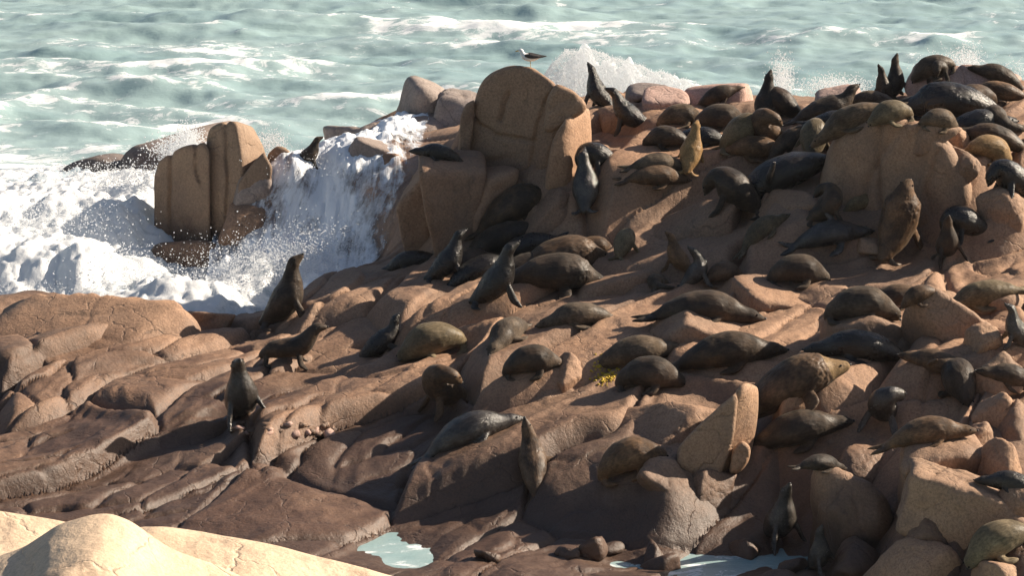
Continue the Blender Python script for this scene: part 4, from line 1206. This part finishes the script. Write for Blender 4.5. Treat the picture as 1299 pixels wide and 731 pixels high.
SEALS = [
    # px, py(foot), pose, heading, scale, coat, label
    (760, 136, 'sky', 150, 0.76, 'black', 'upright black seal on the skyline just right of the domed boulder'),
    (803, 167, 'upright', 165, 0.82, 'black', 'black seal sitting with nose raised left, below the skyline seal beside the domed boulder'),
    (862, 160, 'arch', 10, 0.78, 'grey', 'grey humped seal resting below the low pinkish skyline rock'),
    (912, 142, 'lie', 5, 0.55, 'dark', 'dark seal lying against the front of the pale pink skyline boulder'),
    (912, 166, 'arch', 0, 0.86, 'grey', 'grey seal with a light-rimmed back just below the pale pink boulder'),
    (888, 186, 'lie', -5, 0.68, 'black', 'black seal lying with pale muzzle to the right, above the tan-necked seal'),
    (874, 222, 'upright', 80, 0.76, 'tan', 'tan-necked seal sitting up behind two lying grey seals'),
    (832, 222, 'lie', 15, 0.62, 'grey', 'grey seal lying left of the tan-necked seal, upper of two'),
    (830, 252, 'lie', 15, 0.68, 'brown', 'brown seal lying on the riser edge, lower of two below the tan-necked seal'),
    (765, 208, 'hunch', 200, .85, 'black', 'black seal huddled against the right side of the domed boulder'),
    (748, 276, 'upright', 75, 0.90, 'glisten', 'wet seal sitting with back to the viewer in front of the domed boulder'),
    (650, 286, 'bull_lie', 18, 0.86, 'dark', 'large dark seal lying below the domed boulder, head to the right'),
    (932, 264, 'hunch', 165, 1.08, 'dark', 'hunched black seal on the riser edge with its head turned left'),
    (1003, 240, 'side', 180, 1.22, 'black', 'very large glossy black seal lying on its side across the upper platform'),
    (940, 195, 'hunch', 20, .88, 'olive', 'olive seal sitting hunched, left of the scratching brown seal'),
    (974, 192, 'scratch', 190, .95, 'brown', 'brown seal twisting to scratch above the very large black seal'),
    (972, 150, 'sky', 60, 0.78, 'dark', 'upright dark seal on the skyline, nose straight up, middle of the picture top'),
    (993, 152, 'hunch', 160, 0.82, 'dark', 'dark seal hunched against the upright skyline seal'),
    (1031, 203, 'hunch', 80, .85, 'olive', 'olive-backed seal sitting between the very large black seal and the huge boulder'),
    (1052, 150, 'head_up', 10, 0.80, 'dark', 'dark seal lying on the skyline with only its neck raised, facing right'),
    (1090, 158, 'lie', 175, 0.86, 'grey', 'grey seal lying on the skyline behind the huge rounded boulder'),
    (1062, 168, 'lie', 0, 0.66, 'black', 'black seal lying flat at the top left of the huge rounded boulder'),
    (1110, 138, 'lie', 180, 0.62, 'grey', 'grey seal stretched flat below the pair of upright skyline seals'),
    (1123, 128, 'sky', 200, 0.60, 'dark', 'left one of the pair of upright seals on the right skyline'),
    (1140, 128, 'sky', 20, 0.70, 'dark', 'right taller one of the pair of upright seals on the right skyline'),
    (1190, 99, 'arch', 180, 0.72, 'grey', 'grey seal lying on top of the grey pink skyline boulder'),
    (1193, 120, 'hunch', 250, .55, 'dark', 'small dark seal in front of the grey pink skyline boulder'),
    (1266, 108, 'lie', 180, 0.62, 'dark', 'dark seal lying at the very top right of the skyline'),
    (1268, 130, 'lie', 175, 0.68, 'brown', 'brown seal lying just below the top right skyline seal'),
    (1215, 152, 'bull_lie', 180, 0.98, 'black', 'large black seal lying behind the small tan stones, upper right'),
    (1188, 160, 'arch', 20, .62, 'grey', 'small grey seal curled in front of the large black upper right seal'),
    (1284, 160, 'curl', 250, .85, 'grey', 'grey seal curled up at the right edge near the top'),
    (1262, 184, 'lie', 178, 0.76, 'dark', 'dark seal lying above the tan seal at the right edge'),
    (1134, 158, 'arch', 200, .72, 'olive', 'olive seal crouched on top of the huge rounded boulder'),
    (1250, 200, 'arch', 20, .78, 'tan', 'tan seal resting on a tan boulder at the upper right'),
    (1286, 244, 'hunch', 200, .92, 'black', 'black seal hunched at the right edge below the tan seal'),
    (1097, 246, 'lie', 25, .52, 'olive', 'small olive seal lying at the foot of the huge rounded boulder'),
    (1050, 286, 'scratch', 10, .82, 'dark', 'dark seal bending its neck back, above the mottled lying seal'),
    (1052, 330, 'side', 8, 0.80, 'glisten', 'mottled wet seal lying on its side left of the big upright bull'),
    (972, 300, 'lie', 35, 0.64, 'olive', 'light olive seal lying downslope below the very large black seal'),
    (1135, 332, 'bull_up', 60, 1.04, 'brown', 'big brown bull sitting upright at the foot of the huge rounded boulder'),
    (1205, 334, 'sky', 285, 0.74, 'dark', 'dark seal facing the viewer with nose raised, right of the big upright bull'),
    (1231, 308, 'hunch', 180, .85, 'black', 'black seal huddled beside the dark seal facing the viewer'),
    (1252, 388, 'lie', 180, 0.76, 'olive', 'olive seal lying above a row of small pale stones at the right'),
    (1135, 382, 'lie', -3, 0.82, 'brown', 'dark brown seal lying behind the ball-shaped grey seal'),
    (1092, 402, 'arch', 0, 1.02, 'grey', 'grey ball-shaped seal arching its back on a lit slab'),
    (1010, 366, 'arch', 8, 0.90, 'grey', 'grey seal curled on the lit slab right of the small grey group'),
    (892, 400, 'lie', 2, 1.02, 'dark', 'long dark seal lying straight in the middle of the slope'),
    (884, 364, 'look_back', 10, 0.64, 'glisten', 'small grey seal with head thrown back, behind the long dark lying seal'),
    (861, 352, 'upright', 150, .62, 'brown', 'small brown seal leaning left behind the long dark lying seal'),
    (846, 364, 'curl', 220, .55, 'grey', 'small curled grey seal at the left end of the small group'),
    (916, 362, 'arch', 30, .62, 'brown', 'small dark brown seal at the right end of the small group'),
    (793, 327, 'hunch', 60, .62, 'olive', 'olive seal huddled alone against the foot of the riser'),
    (735, 416, 'lie', 195, 0.74, 'grey', 'grey seal lying with face to the left on a diagonal slab, centre'),
    (648, 433, 'lie', 245, .80, 'grey', 'grey seal lying head downslope left of the centre grey seal'),
    (630, 392, 'upright', 10, 0.98, 'black', 'black seal sitting upright with nose raised in front of the two bulls'),
    (708, 342, 'bull_lie', 15, 0.95, 'brown', 'brown-maned bull lying with head to the right, upper of two'),
    (696, 374, 'bull_lie', 10, 0.95, 'dark', 'dark bull with shaggy brown neck, lower of two lying bulls'),
    (566, 358, 'upright', 15, 0.84, 'black', 'black seal sitting upright at the left end of the dark pile'),
    (524, 336, 'lie', 180, 0.66, 'black', 'black seal lying flat by the edge of the cascade'),
    (612, 350, 'lie', 20, 0.85, 'black', 'black seal lying in the pile between the two upright black seals'),
    (640, 324, 'lie', 185, 0.90, 'dark', 'dark seal stretched along the back of the dark pile'),
    (366, 412, 'upright', 5, 1.08, 'dark', 'dark seal sitting with nose up against the white cascade'),
    (368, 465, 'stand', 3, .88, 'dark', 'dark seal standing on all four flippers below the cascade'),
    (310, 536, 'upright', 290, 1.04, 'glisten', 'wet seal sitting with a shining belly, leftmost on the slope'),
    (488, 448, 'head_up', 15, 0.64, 'black', 'black seal stretched uphill left of the olive seal'),
    (553, 450, 'arch', 200, 1.02, 'olive', 'olive seal slumped on the slope right of the black stretched seal'),
    (566, 528, 'scratch', 200, 1.05, 'brown', 'brown seal bending round behind the glistening lying seal'),
    (598, 562, 'lie', 18, 0.92, 'glisten', 'glistening wet seal lying across the lower left slope'),
    (680, 606, 'slope', 92, .80, 'brown', 'brown seal climbing the lower slope with its head up, back to the viewer'),
    (802, 608, 'arch', 10, .92, 'brown', 'brown seal curled on the lower slope left of the wedge rock'),
    (673, 478, 'arch', 10, 0.82, 'dark', 'dark seal with its head drooping over a pale slab, left of the yellow patch'),
    (806, 462, 'lie', 8, 0.84, 'grey', 'grey seal with a bright rim lying above the yellow patch'),
    (822, 494, 'arch', -5, .92, 'dark', 'round dark seal resting right of the yellow patch'),
    (922, 466, 'lie', 5, 1.00, 'dark', 'dark seal lying behind the tan-faced bull'),
    (1008, 488, 'bull_lie', 8, 1.00, 'brown', 'large brown bull lying with its pale tan face to the right'),
    (1094, 454, 'lie', 172, 0.90, 'black', 'glossy black seal lying just right of the tan-faced bull'),
    (1192, 478, 'side', 160, 0.66, 'brown', 'brown seal lying on its side among stones, right of the glossy black seal'),
    (1222, 502, 'arch', 275, .88, 'dark', 'round dark seal facing the viewer above the lower right pile'),
    (1290, 445, 'upright', 180, 0.64, 'glisten', 'wet seal sitting up at the right edge, middle height'),
    (1284, 482, 'lie', 190, 0.62, 'dark', 'dark seal lying below the wet seal at the right edge'),
    (1012, 568, 'lie', 8, 0.90, 'dark', 'dark seal lying right of the wedge rock'),
    (1122, 550, 'scratch', 240, .85, 'glisten', 'wet black seal sitting twisted, left of the flat brown seal'),
    (1178, 562, 'lie', 5, 0.74, 'brown', 'flat brown seal lying along the top of the lower right pile'),
    (990, 698, 'sky', 300, 0.86, 'glisten', 'wet seal sitting at the waterline with its nose straight up'),
    (1044, 728, 'sky', 310, 0.60, 'glisten', 'smaller wet seal at the bottom edge beside the blue pool'),
    (1287, 618, 'lie', 170, 0.55, 'black', 'black seal lying at the right edge above the corner'),
    (1278, 712, 'arch', 195, 0.88, 'olive', 'olive seal bending its head down on the rocks in the bottom right corner'),
    (1040, 612, 'lie', 25, .45, 'dark', 'small dark seal half hidden in the hollow above the waterline'),
    (388, 214, 'upright', 10, 0.62, 'dark', 'dark seal leaning up on the lip of the cascade beside the split boulder'),
    (556, 202, 'lie', 180, 0.55, 'black', 'black seal lying on the ledge left of the domed boulder'),
    (592, 342, 'lie', 35, .70, 'dark', 'dark seal wedged in the pile just right of its left upright seal'),
    (668, 352, 'lie', 20, .78, 'dark', 'dark seal lying between the upright black seal and the upper bull'),
    (672, 318, 'lie', 175, .75, 'black', 'black seal at the back right of the dark pile, behind the upper bull'),
    (752, 330, 'arch', 15, .62, 'brown', 'small brown seal curled at the right end of the dark pile'),
    (1165, 146, 'lie', 170, .72, 'dark', 'dark seal lying below the right pair of upright skyline seals'),
    (1238, 142, 'arch', 200, .80, 'brown', 'brown seal crouching behind the large black upper right seal'),
    (1240, 168, 'lie', 10, .80, 'black', 'black seal squeezed between the large black seal and the curled grey one'),
    (1010, 180, 'lie', 20, .70, 'dark', 'dark seal lying above the very large black seal, beside the scratching one'),
    (848, 190, 'arch', 170, .72, 'dark', 'dark seal curled left of the black seal with the pale muzzle'),
    (960, 208, 'lie', 170, .72, 'brown', 'brown seal lying just behind the very large black seal'),
    (1170, 402, 'arch', 190, .50, 'brown', 'small brown pup-sized seal among the pale stones right of the ball-shaped seal'),
]
SEAL_OBJ = [seal(*s) for s in SEALS]

# the tan face of the lying bull
def bull_face():
    o = SEAL_OBJ[[s[6] for s in SEALS].index('large brown bull lying with its pale tan face to the right')]
    me = o.data.copy()
    o.data = me
    me.materials.append(FUR['tan'])
    for p in me.polygons:
        if p.center.x > .60:
            p.material_index = 1
bull_face()

# ------------------------------------------------------------------ the gull
def make_gull():
    loc, _ = hit(672, 92)
    top = ground(loc.x, loc.y + .25)
    root = empty('gull', (loc.x, loc.y + .25, top))
    tag(root, 'white gull with dark wings standing on the domed boulder', 'gull')
    white = simple_mat('gull_white', (0.82, 0.81, 0.79), .6)
    darkw = simple_mat('gull_wing', (0.045, 0.035, 0.032), .6, bump=(40, .3))
    yel = simple_mat('gull_beak', (0.65, 0.40, 0.06), .4)
    leg = simple_mat('gull_leg', (0.55, 0.42, 0.18), .5)
    S = .80
    def part(nm, vf, m):
        v, f = vf
        o = mesh_obj(nm, np.asarray(v) * S, f, m, root)
        return o
    body = part('body', sweep([(.30, 0, .235, .012, .01), (.20, 0, .225, .045, .03), (.10, 0, .215, .075, .07), (-.02, 0, .22, .088, .085), (-.11, 0, .25, .075, .075), (-.16, 0, .31, .048, .05), (-.185, 0, .365, .046, .048), (-.22, 0, .375, .036, .036), (-.245, 0, .37, .016, .016)], m=5, seg=14), white)
    for s in (-1, 1):
        part('wing', sweep([(-.10, s * .065, .27, .03, .02), (.0, s * .085, .265, .055, .022), (.14, s * .07, .25, .045, .018), (.27, s * .035, .245, .025, .012), (.37, s * .015, .25, .008, .006)], m=5, seg=10, side0=(0, .4, 1)), darkw)
        part('leg', sweep([(.02, s * .03, .16, .012, .012), (.015, s * .03, .08, .008, .008), (.02, s * .03, .0, .008, .008), (-.05, s * .03, -.005, .018, .006)], m=3, seg=6), leg)
        part('eye', (np.asarray(ball(.007)[0]) + np.array([-.215, s * .034, .385]), ball(.007)[1]), M_EYE)
    part('beak', sweep([(-.24, 0, .37, .014, .016), (-.28, 0, .365, .010, .012), (-.315, 0, .352, .004, .006)], m=3, seg=8), yel)
make_gull()

# yellow lichen / sponge patch
def yellow_patch():
    loc, nor = hit(772, 470)
    rng = np.random.RandomState(3)
    V, F, o = [], [], 0
    v0, f0 = ico(2)
    for k in range(260):
        q = loc + Vector((rng.randn() * .09 - .05, rng.randn() * .16 - .15, 0))
        z = ground(q.x, q.y)
        r = rng.uniform(.008, .024)
        V.append(v0 * r * np.array([1, 1, .7]) + np.array([q.x, q.y, z + r * .4]))
        F.append(f0 + o)
        o += len(v0)
    ob = mesh_obj('yellow_growth', np.vstack(V), np.vstack(F), simple_mat('yellow_growth', (0.52, 0.36, 0.03), .8, bump=(30, .6)))
    tag(ob, 'small bright yellow patch of growth on the rock below a lying grey seal', 'lichen', kind='stuff')
yellow_patch()
# ------------------------------------------------------------------ sea
def sea_height(x, y):
    off = sstep(60, 74, y) * .9 + .1 * sstep(40, 60, y) + .02
    wob = 2.2 * fbm(x * .05, y * .05, 3.0, 3)
    def wave(lam, amp, dx, ph, sharp=1.6):
        k = 2 * math.pi / lam
        q = np.sin(k * (y + dx * x + wob * lam * .12) + ph)
        return amp * (2 * ((q + 1) / 2) ** sharp - .8)
    h = wave(11.0, .16, .10, .6) * (.65 + .7 * vnoise(x * .09, y * .06, 2.2))
    h = h + wave(5.6, .09, -.22, 2.0) * (.6 + .8 * vnoise(x * .13, y * .11, 7.0)) + wave(2.9, .055, .35, 1.0)
    h = h + .10 * fbm(x * .45, y * .9, 4.0, 4)
    h = h + .055 * fbm(x * 1.1, y * 2.4, 4.0, 3)
    return h * off, off

def make_sea():
    fx = np.linspace(-24, 24, 400)
    xs = np.concatenate([[-5000, -1200, -300, -100, -50, -32], fx, [32, 50, 100, 300, 1200, 5000]])
    ys = np.concatenate([[-3000, -600, -100, 0, 20, 30], np.linspace(35, 130, 720), [140, 160, 220, 400, 1200, 6000]])
    X, Y = np.meshgrid(xs, ys)
    Z, off = sea_height(X, Y)
    edge = sstep(36, 24, np.abs(X)) * sstep(150, 125, Y) * sstep(30, 40, Y)
    Z = Z * edge
    # whitecaps on the crests, streaks drifting in the troughs, a broad aerated band by the rocks
    gy = np.gradient(Z, axis=0)
    crest = sstep(.10, .42, Z)
    streak = fbm(X * .11, Y * .55, 9.0, 4)
    patch = fbm(X * .07, Y * .13, 21.0, 3)
    lace = 1 - np.abs(fbm(X * .35, Y * .8, 33.0, 4))
    foam = .05 + .32 * crest * sstep(-.3, .5, patch) + .30 * sstep(.0, .7, streak) + .16 * sstep(.1, .6, patch) + .26 * sstep(.80, 1.0, lace) * sstep(-.3, .4, streak + patch)
    # breaker lines: short broken crests
    brk = np.random.RandomState(4)
    LN = [(y0, brk.uniform(.15, .38), xc - ln / 2, xc + ln / 2, st) for y0, xc, ln, st in (
        (101, -9, 7, .4), (99, 8, 6, .35), (96.5, -2, 8, .4), (93.5, -12, 8, .7), (92.5, -5, 9, .75), (91, 4.5, 9, .8), (90, 12, 8, .7), (88.5, 17, 6, .5), (87.5, 1, 7, .5), (86, -10, 7, .5),
        (84, -15, 6, .6), (83.5, 9, 6, .35), (82, -7, 6, .5), (79.5, -11, 6, .6), (78.5, -3, 5, .4), (77, -14, 6, .6), (75, -8, 5, .7), (73.5, -12, 6, .7), (72, -4.5, 5, .7), (80, 14, 6, .3))]
    for y0, a, x0, x1, st in LN:
        yc = y0 + 1.1 * fbm(X * .22, Y * 0 + y0, 2.0, 4)
        wd = .28 + .55 * np.maximum(0, fbm(X * .5, Y * 0 + y0 * 3, 1.0, 3))
        span = sstep(x0 - 2, x0 + 2, X) * sstep(x1 + 2, x1 - 2, X)
        bump = np.exp(-((Y - yc) / wd) ** 2) * span * sstep(-.45, .3, fbm(X * .55 + y0, Y * .1, 5.0, 3))
        Z = Z + a * np.exp(-((Y - yc) / .9) ** 2) * span * edge
        tail = np.exp(-np.maximum(Y - yc, 0) / 2.2) * (Y > yc) * span
        foam = foam + st * bump * .8 + .20 * tail * st
    near = sstep(76, 64, Y) * sstep(52, 60, Y) * sstep(0, -5, X)
    foam = foam + .42 * near + .25 * sstep(70, 62, Y) * sstep(54, 60, Y)
    front = sstep(46, 43, Y) * sstep(30, 36, Y)
    foam = np.where(Y < 50, -.28 + .80 * front * sstep(-.6, .6, fbm(X * 1.3, Y * 2.6, 3.3, 4, .6)), foam)
    foam = np.clip(foam, 0, 1) * edge
    v = np.column_stack([X.ravel(), Y.ravel(), Z.ravel()])
    o = mesh_obj('sea', v, grid_faces(len(xs), len(ys)), M_SEA, foam=foam.ravel())
    tag(o, 'green grey sea with white foam streaks', kind='structure')
make_sea()

# ------------------------------------------------------------------ surf breaking over the left side
SURF = [(-150, 385, .4), (-150, 300, 1.2), (-150, 240, .7), (0, 372, .75), (60, 366, .7), (130, 372, .65), (190, 380, .75), (250, 388, .7), (0, 330, 1.2), (60, 315, 1.45), (110, 320, 1.3), (150, 340, .85), (180, 330, .75), (0, 270, 1.45), (60, 262, 1.55), (120, 268, 1.45), (170, 270, 1.35), (190, 250, 1.2), (0, 240, 1.1), (60, 236, 1.1), (120, 234, 1.1), (180, 228, 1.0), (0, 226, .6), (80, 222, .6), (170, 214, .6), (230, 222, .8), (-150, 220, .2), (0, 212, .1), (100, 205, .1), (200, 200, .1), (260, 362, .3), (300, 392, .35), (330, 380, .45), (280, 340, .2), (370, 214, 2.3), (300, 205, .8)]
def make_surf():
    q = np.array([tuple(at_z(*c)) for c in SURF])
    q = np.vstack([q, [(-13.5, 52, .2), (-9, 51.5, .3), (-6.5, 51.8, .7), (-5, 52.5, .7), (-5.8, 52.4, 1.0), (-5.2, 52.8, 1.0), (-6.5, 52.3, 1.0), (-12, 72, -.3), (-5, 72, -.3), (-4.2, 61, .4), (-6.6, 52.9, .9), (-5.8, 53.0, .85), (-5.1, 53.4, .75), (-4.6, 53.9, .7)]])
    def k(a, b):
        d = a[:, None, :] - b[None]
        return np.sqrt((d ** 2).sum(-1) + .05)
    m = len(q)
    A = np.zeros((m + 1, m + 1))
    A[:m, :m] = k(q[:, :2], q[:, :2]) - .1 * np.eye(m)
    A[:m, m] = A[m, :m] = 1
    w = np.linalg.solve(A, np.append(q[:, 2], 0))
    xs, ys = np.arange(-14, -3.7, .045), np.arange(51.2, 72, .06)
    X, Y = np.meshgrid(xs, ys)
    p = np.column_stack([X.ravel(), Y.ravel()])
    Z = np.concatenate([k(p[i:i + 20000], q[:, :2]) @ w[:m] + w[m] for i in range(0, len(p), 20000)]).reshape(X.shape)
    bil = np.abs(fbm(X * .9, Y * .6, 1.0, 4, .55))
    amp = sstep(.05, .9, Z)
    Z = Z + amp * (.22 * bil + .06 * np.abs(fbm(X * 3, Y * 2.2, 4.0, 3)) - .10)
    Z = Z + .03 * fbm(X * 9, Y * 7, 2.0, 2)
    fade = sstep(-3.8, -4.7 - .5 * sstep(54.5, 56, Y), X) * sstep(71.5, 68, Y)
    Z = Z * fade - .25 * (1 - fade)
    thin = fbm(X * .8, Y * .45, 12.0, 4)
    foam = .56 + .24 * sstep(.3, 1.2, Z) - .35 * sstep(.1, .7, thin) * sstep(60, 63, Y) - .12 * sstep(.2, .8, thin)
    o = mesh_obj('surf', np.column_stack([X.ravel(), Y.ravel(), Z.ravel()]), grid_faces(len(xs), len(ys)), M_FOAM, foam=foam.ravel())
    tag(o, 'white surf boiling over the ledge left of the split boulder', 'surf', kind='stuff')
make_surf()

# ------------------------------------------------------------------ cascade pouring over the ledge
def make_cascade():
    x0, x1 = -5.9, -1.45
    xs, ys = np.arange(x0, x1, .03), np.arange(51.5, 61.5, .04)
    X, Y = np.meshgrid(xs, ys)
    Z, _ = terrain_h(X, Y)
    # smooth water skin: average the bed
    K = 7
    Zp = np.pad(Z, K, mode='edge')
    cs = np.cumsum(np.cumsum(np.pad(Zp, ((1, 0), (1, 0))), 0), 1)
    w = 2 * K + 1
    Zs = (cs[w:, w:] - cs[:-w, w:] - cs[w:, :-w] + cs[:-w, :-w]) / w ** 2
    flow = fbm(X * 1.6 + .35 * Y, Y * .25, 31.0, 4)
    body = np.exp(-((X + 3.55 + .30 * (56.5 - Y)) / .95) ** 2)            # the main chute
    right = sstep(-2.6, -2.0, X)
    left = sstep(-4.6, -5.2, X)
    th = .05 + .14 * body + .09 * np.maximum(flow, -.3) + .05 * np.abs(fbm(X * 4, Y * 2, 3.0, 3)) * (1 + body)
    low = sstep(1.1, .35, Zs)
    th = th + .16 * low * (.6 + np.abs(fbm(X * 2.4, Y * 2, 6.0, 3)))
    Zw = np.maximum(Zs, Z * .5 + Zs * .5) + th
    foam = .42 + .36 * body + .38 * low - .20 * right - .06 * left + .10 * sstep(2.0, 2.4, Zs)
    foam = foam + .18 * sstep(57.5, 59, Y)
    mask = (Zs > -.15) & (X > x0 + .05) & (Y > 52.8)
    # the water stays left of the dry main slope
    px_edge = np.interp(Y, [51.5, 52.5, 53.5, 54.5, 56, 58, 61.5], [-4.6, -3.9, -3.0, -2.3, -1.75, -1.6, -1.6])
    edge = X - px_edge
    foam = foam - .8 * sstep(-.25, .02, edge)
    f = grid_faces(len(xs), len(ys))
    keep = (mask & (edge < .02)).ravel()
    f = f[keep[f].all(axis=1)]
    u, i2 = np.unique(f, return_inverse=True)
    V = np.column_stack([X.ravel(), Y.ravel(), Zw.ravel()])
    o = mesh_obj('cascade', V[u], i2.reshape(f.shape), M_CASC, foam=np.clip(foam, -.5, 1.2).ravel()[u])
    tag(o, 'white water cascading down the ledge between the split boulder and the slope', 'waterfall', kind='stuff')
make_cascade()

# ------------------------------------------------------------------ spray: droplets thrown up where the sea hits the rock
_tet = np.array([(1, 1, 1), (1, -1, -1), (-1, 1, -1), (-1, -1, 1)], float) / 1.3
_oct = np.array([(1, 0, 0), (-1, 0, 0), (0, 1, 0), (0, -1, 0), (0, 0, 1), (0, 0, -1)], float)
_octf = np.array([(0, 2, 4), (2, 1, 4), (1, 3, 4), (3, 0, 4), (2, 0, 5), (1, 2, 5), (3, 1, 5), (0, 3, 5)])
def droplets(name, label, P, R, rng):
    V = (P[:, None, :] + _oct[None] * R[:, None, None] * rng.uniform(.7, 1.3, (len(P), 6, 1))).reshape(-1, 3)
    F = (_octf[None] + 6 * np.arange(len(P))[:, None, None]).reshape(-1, 3)
    o = mesh_obj(name, V, F, M_SPRAY)
    tag(o, label, 'spray', kind='stuff')

def spray_all():
    rng = np.random.RandomState(11)
    # 1: burst behind the domed boulder: a breaking crest, dense below, thinning upward
    n = 50000
    u = rng.rand(n)
    prof_x = [680, 700, 716, 740, 765, 790, 820, 850, 880, 900]
    prof_t = [112, 84, 64, 61, 66, 76, 88, 97, 106, 114]
    px = 680 + 220 * u ** 1.15
    topy = np.interp(px, prof_x, prof_t) + 3.0 * fbm(px * .07, px * 0, 0.0, 3)
    t = rng.rand(n) ** 1.8                                     # 0 top .. 1 foot
    py = topy + (140 - topy) * t - np.abs(rng.randn(n)) * 2.0 * (rng.rand(n) < .25)
    yy = 66 + rng.randn(n) * .55 * (0.5 + t)
    P = np.array([tuple(at_y(a, b, c)) for a, b, c in zip(px, py, yy)])
    R = (.003 + .014 * rng.rand(n) ** 2) * (.7 + .6 * t)
    droplets('wave_spray', 'white burst of spray behind the domed boulder and the skyline seals', P, R, rng)
    # its solid white body: a steep breaking crest
    xs, ys = np.arange(.2, 5.6, .05), np.arange(65.0, 70.5, .06)
    X, Y = np.meshgrid(xs, ys)
    pxs = W / 2 + X / 67.5 * FPX * math.cos(.16)
    tz = np.interp(pxs, prof_x, [at_y(700, t_, 66.6).z for t_ in prof_t])
    ridge = np.where(Y < 66.6, np.exp(-((Y - 66.6) / .8) ** 2), np.exp(-((Y - 66.6) / 1.9) ** 2))
    Z = tz * .95 * ridge * (1 + .09 * fbm(X * 2.0, Y * 1.2, 3.0, 5, .55)) + .25 * np.abs(fbm(X * 2.2, Y * 1.8, 8.0, 4)) * ridge - .15
    e = sstep(.2, .9, X) * sstep(5.6, 5.0, X)
    Z = Z * e - .3 * (1 - e)
    o = mesh_obj('breaking_wave', np.column_stack([X.ravel(), Y.ravel(), Z.ravel()]), grid_faces(len(xs), len(ys)), M_SPRAY)
    tag(o, 'white breaking wave rising behind the domed boulder', 'wave', kind='stuff')
    # 2: splash behind the split boulder, 3: cascade foot, 4: surf crest, 5: right skyline wisps
    sets = []
    for (cx, cy, sx, sy, yd, sy_d, cnt, r0, r1) in [
        (238, 178, 10, 10, 60.5, .5, 1500, .008, .028), (225, 190, 16, 8, 60.5, .5, 1500, .008, .03),
        (330, 350, 42, 22, 54.6, .5, 5200, .006, .022), (400, 330, 36, 22, 54.9, .5, 3400, .006, .02), (280, 380, 34, 10, 53.9, .4, 2600, .006, .022),
        (130, 345, 36, 16, 54.2, .5, 3600, .006, .024), (60, 280, 46, 14, 55.8, .6, 2600, .006, .022), (150, 360, 60, 9, 53.8, .4, 2600, .006, .02),
        (60, 370, 60, 6, 53.2, .4, 2000, .006, .02), (150, 225, 60, 10, 60, .8, 2400, .006, .024), (400, 212, 40, 7, 57.3, .4, 2400, .006, .02), (470, 196, 40, 6, 58.2, .4, 1800, .006, .02),
        (343, 182, 12, 9, 58.8, .4, 800, .006, .02)]:
        cnt = int(cnt * 2.2)
        a = cx + sx * rng.randn(cnt)
        b = cy + sy * rng.randn(cnt)
        c = yd + sy_d * rng.randn(cnt)
        sets.append((np.array([tuple(at_y(*q)) for q in zip(a, b, c)]), .003 + (r1 * .62) * rng.rand(cnt) ** 2.2))
    droplets('surf_spray', 'drops of spray flying above the surf and the cascade', np.vstack([s[0] for s in sets]), np.concatenate([s[1] for s in sets]), rng)
    sets = []
    for (cx, cy, sx, sy, cnt) in [(992, 104, 8, 16, 2600), (1060, 110, 22, 7, 2600), (1228, 84, 9, 12, 2400), (1205, 78, 20, 8, 800), (1290, 92, 30, 8, 600)]:
        a = cx + sx * rng.randn(cnt)
        b = cy + sy * rng.randn(cnt)
        c = 63.5 + .6 * rng.randn(cnt)
        sets.append((np.array([tuple(at_y(*q)) for q in zip(a, b, c)]), rng.uniform(.004, .016, cnt)))
    droplets('drifting_spray', 'thin spray drifting behind the right skyline', np.vstack([s[0] for s in sets]), np.concatenate([s[1] for s in sets]), rng)
spray_all()

# ------------------------------------------------------------------ salt haze over the whole shore
def make_haze():
    v = [(x, y, z) for z in (-2.0, 13.6) for y in (-6.0, 420.0) for x in (-160.0, 160.0)]
    f = [(0, 2, 3, 1), (4, 5, 7, 6), (0, 1, 5, 4), (2, 6, 7, 3), (0, 4, 6, 2), (1, 3, 7, 5)]
    m, nt, out = new_mat('salt_haze')
    pv = nt.nodes.new('ShaderNodeVolumePrincipled')
    pv.inputs['Color'].default_value = (0.93, 0.96, 1.0, 1)
    pv.inputs['Density'].default_value = 0.0001
    pv.inputs['Anisotropy'].default_value = 0.35
    L(nt, pv.outputs[0], out.inputs['Volume'])
    o = mesh_obj('haze', v, f, m, smooth=False)
    tag(o, 'thin salt haze over the sea and rocks', 'haze', kind='stuff')
make_haze()
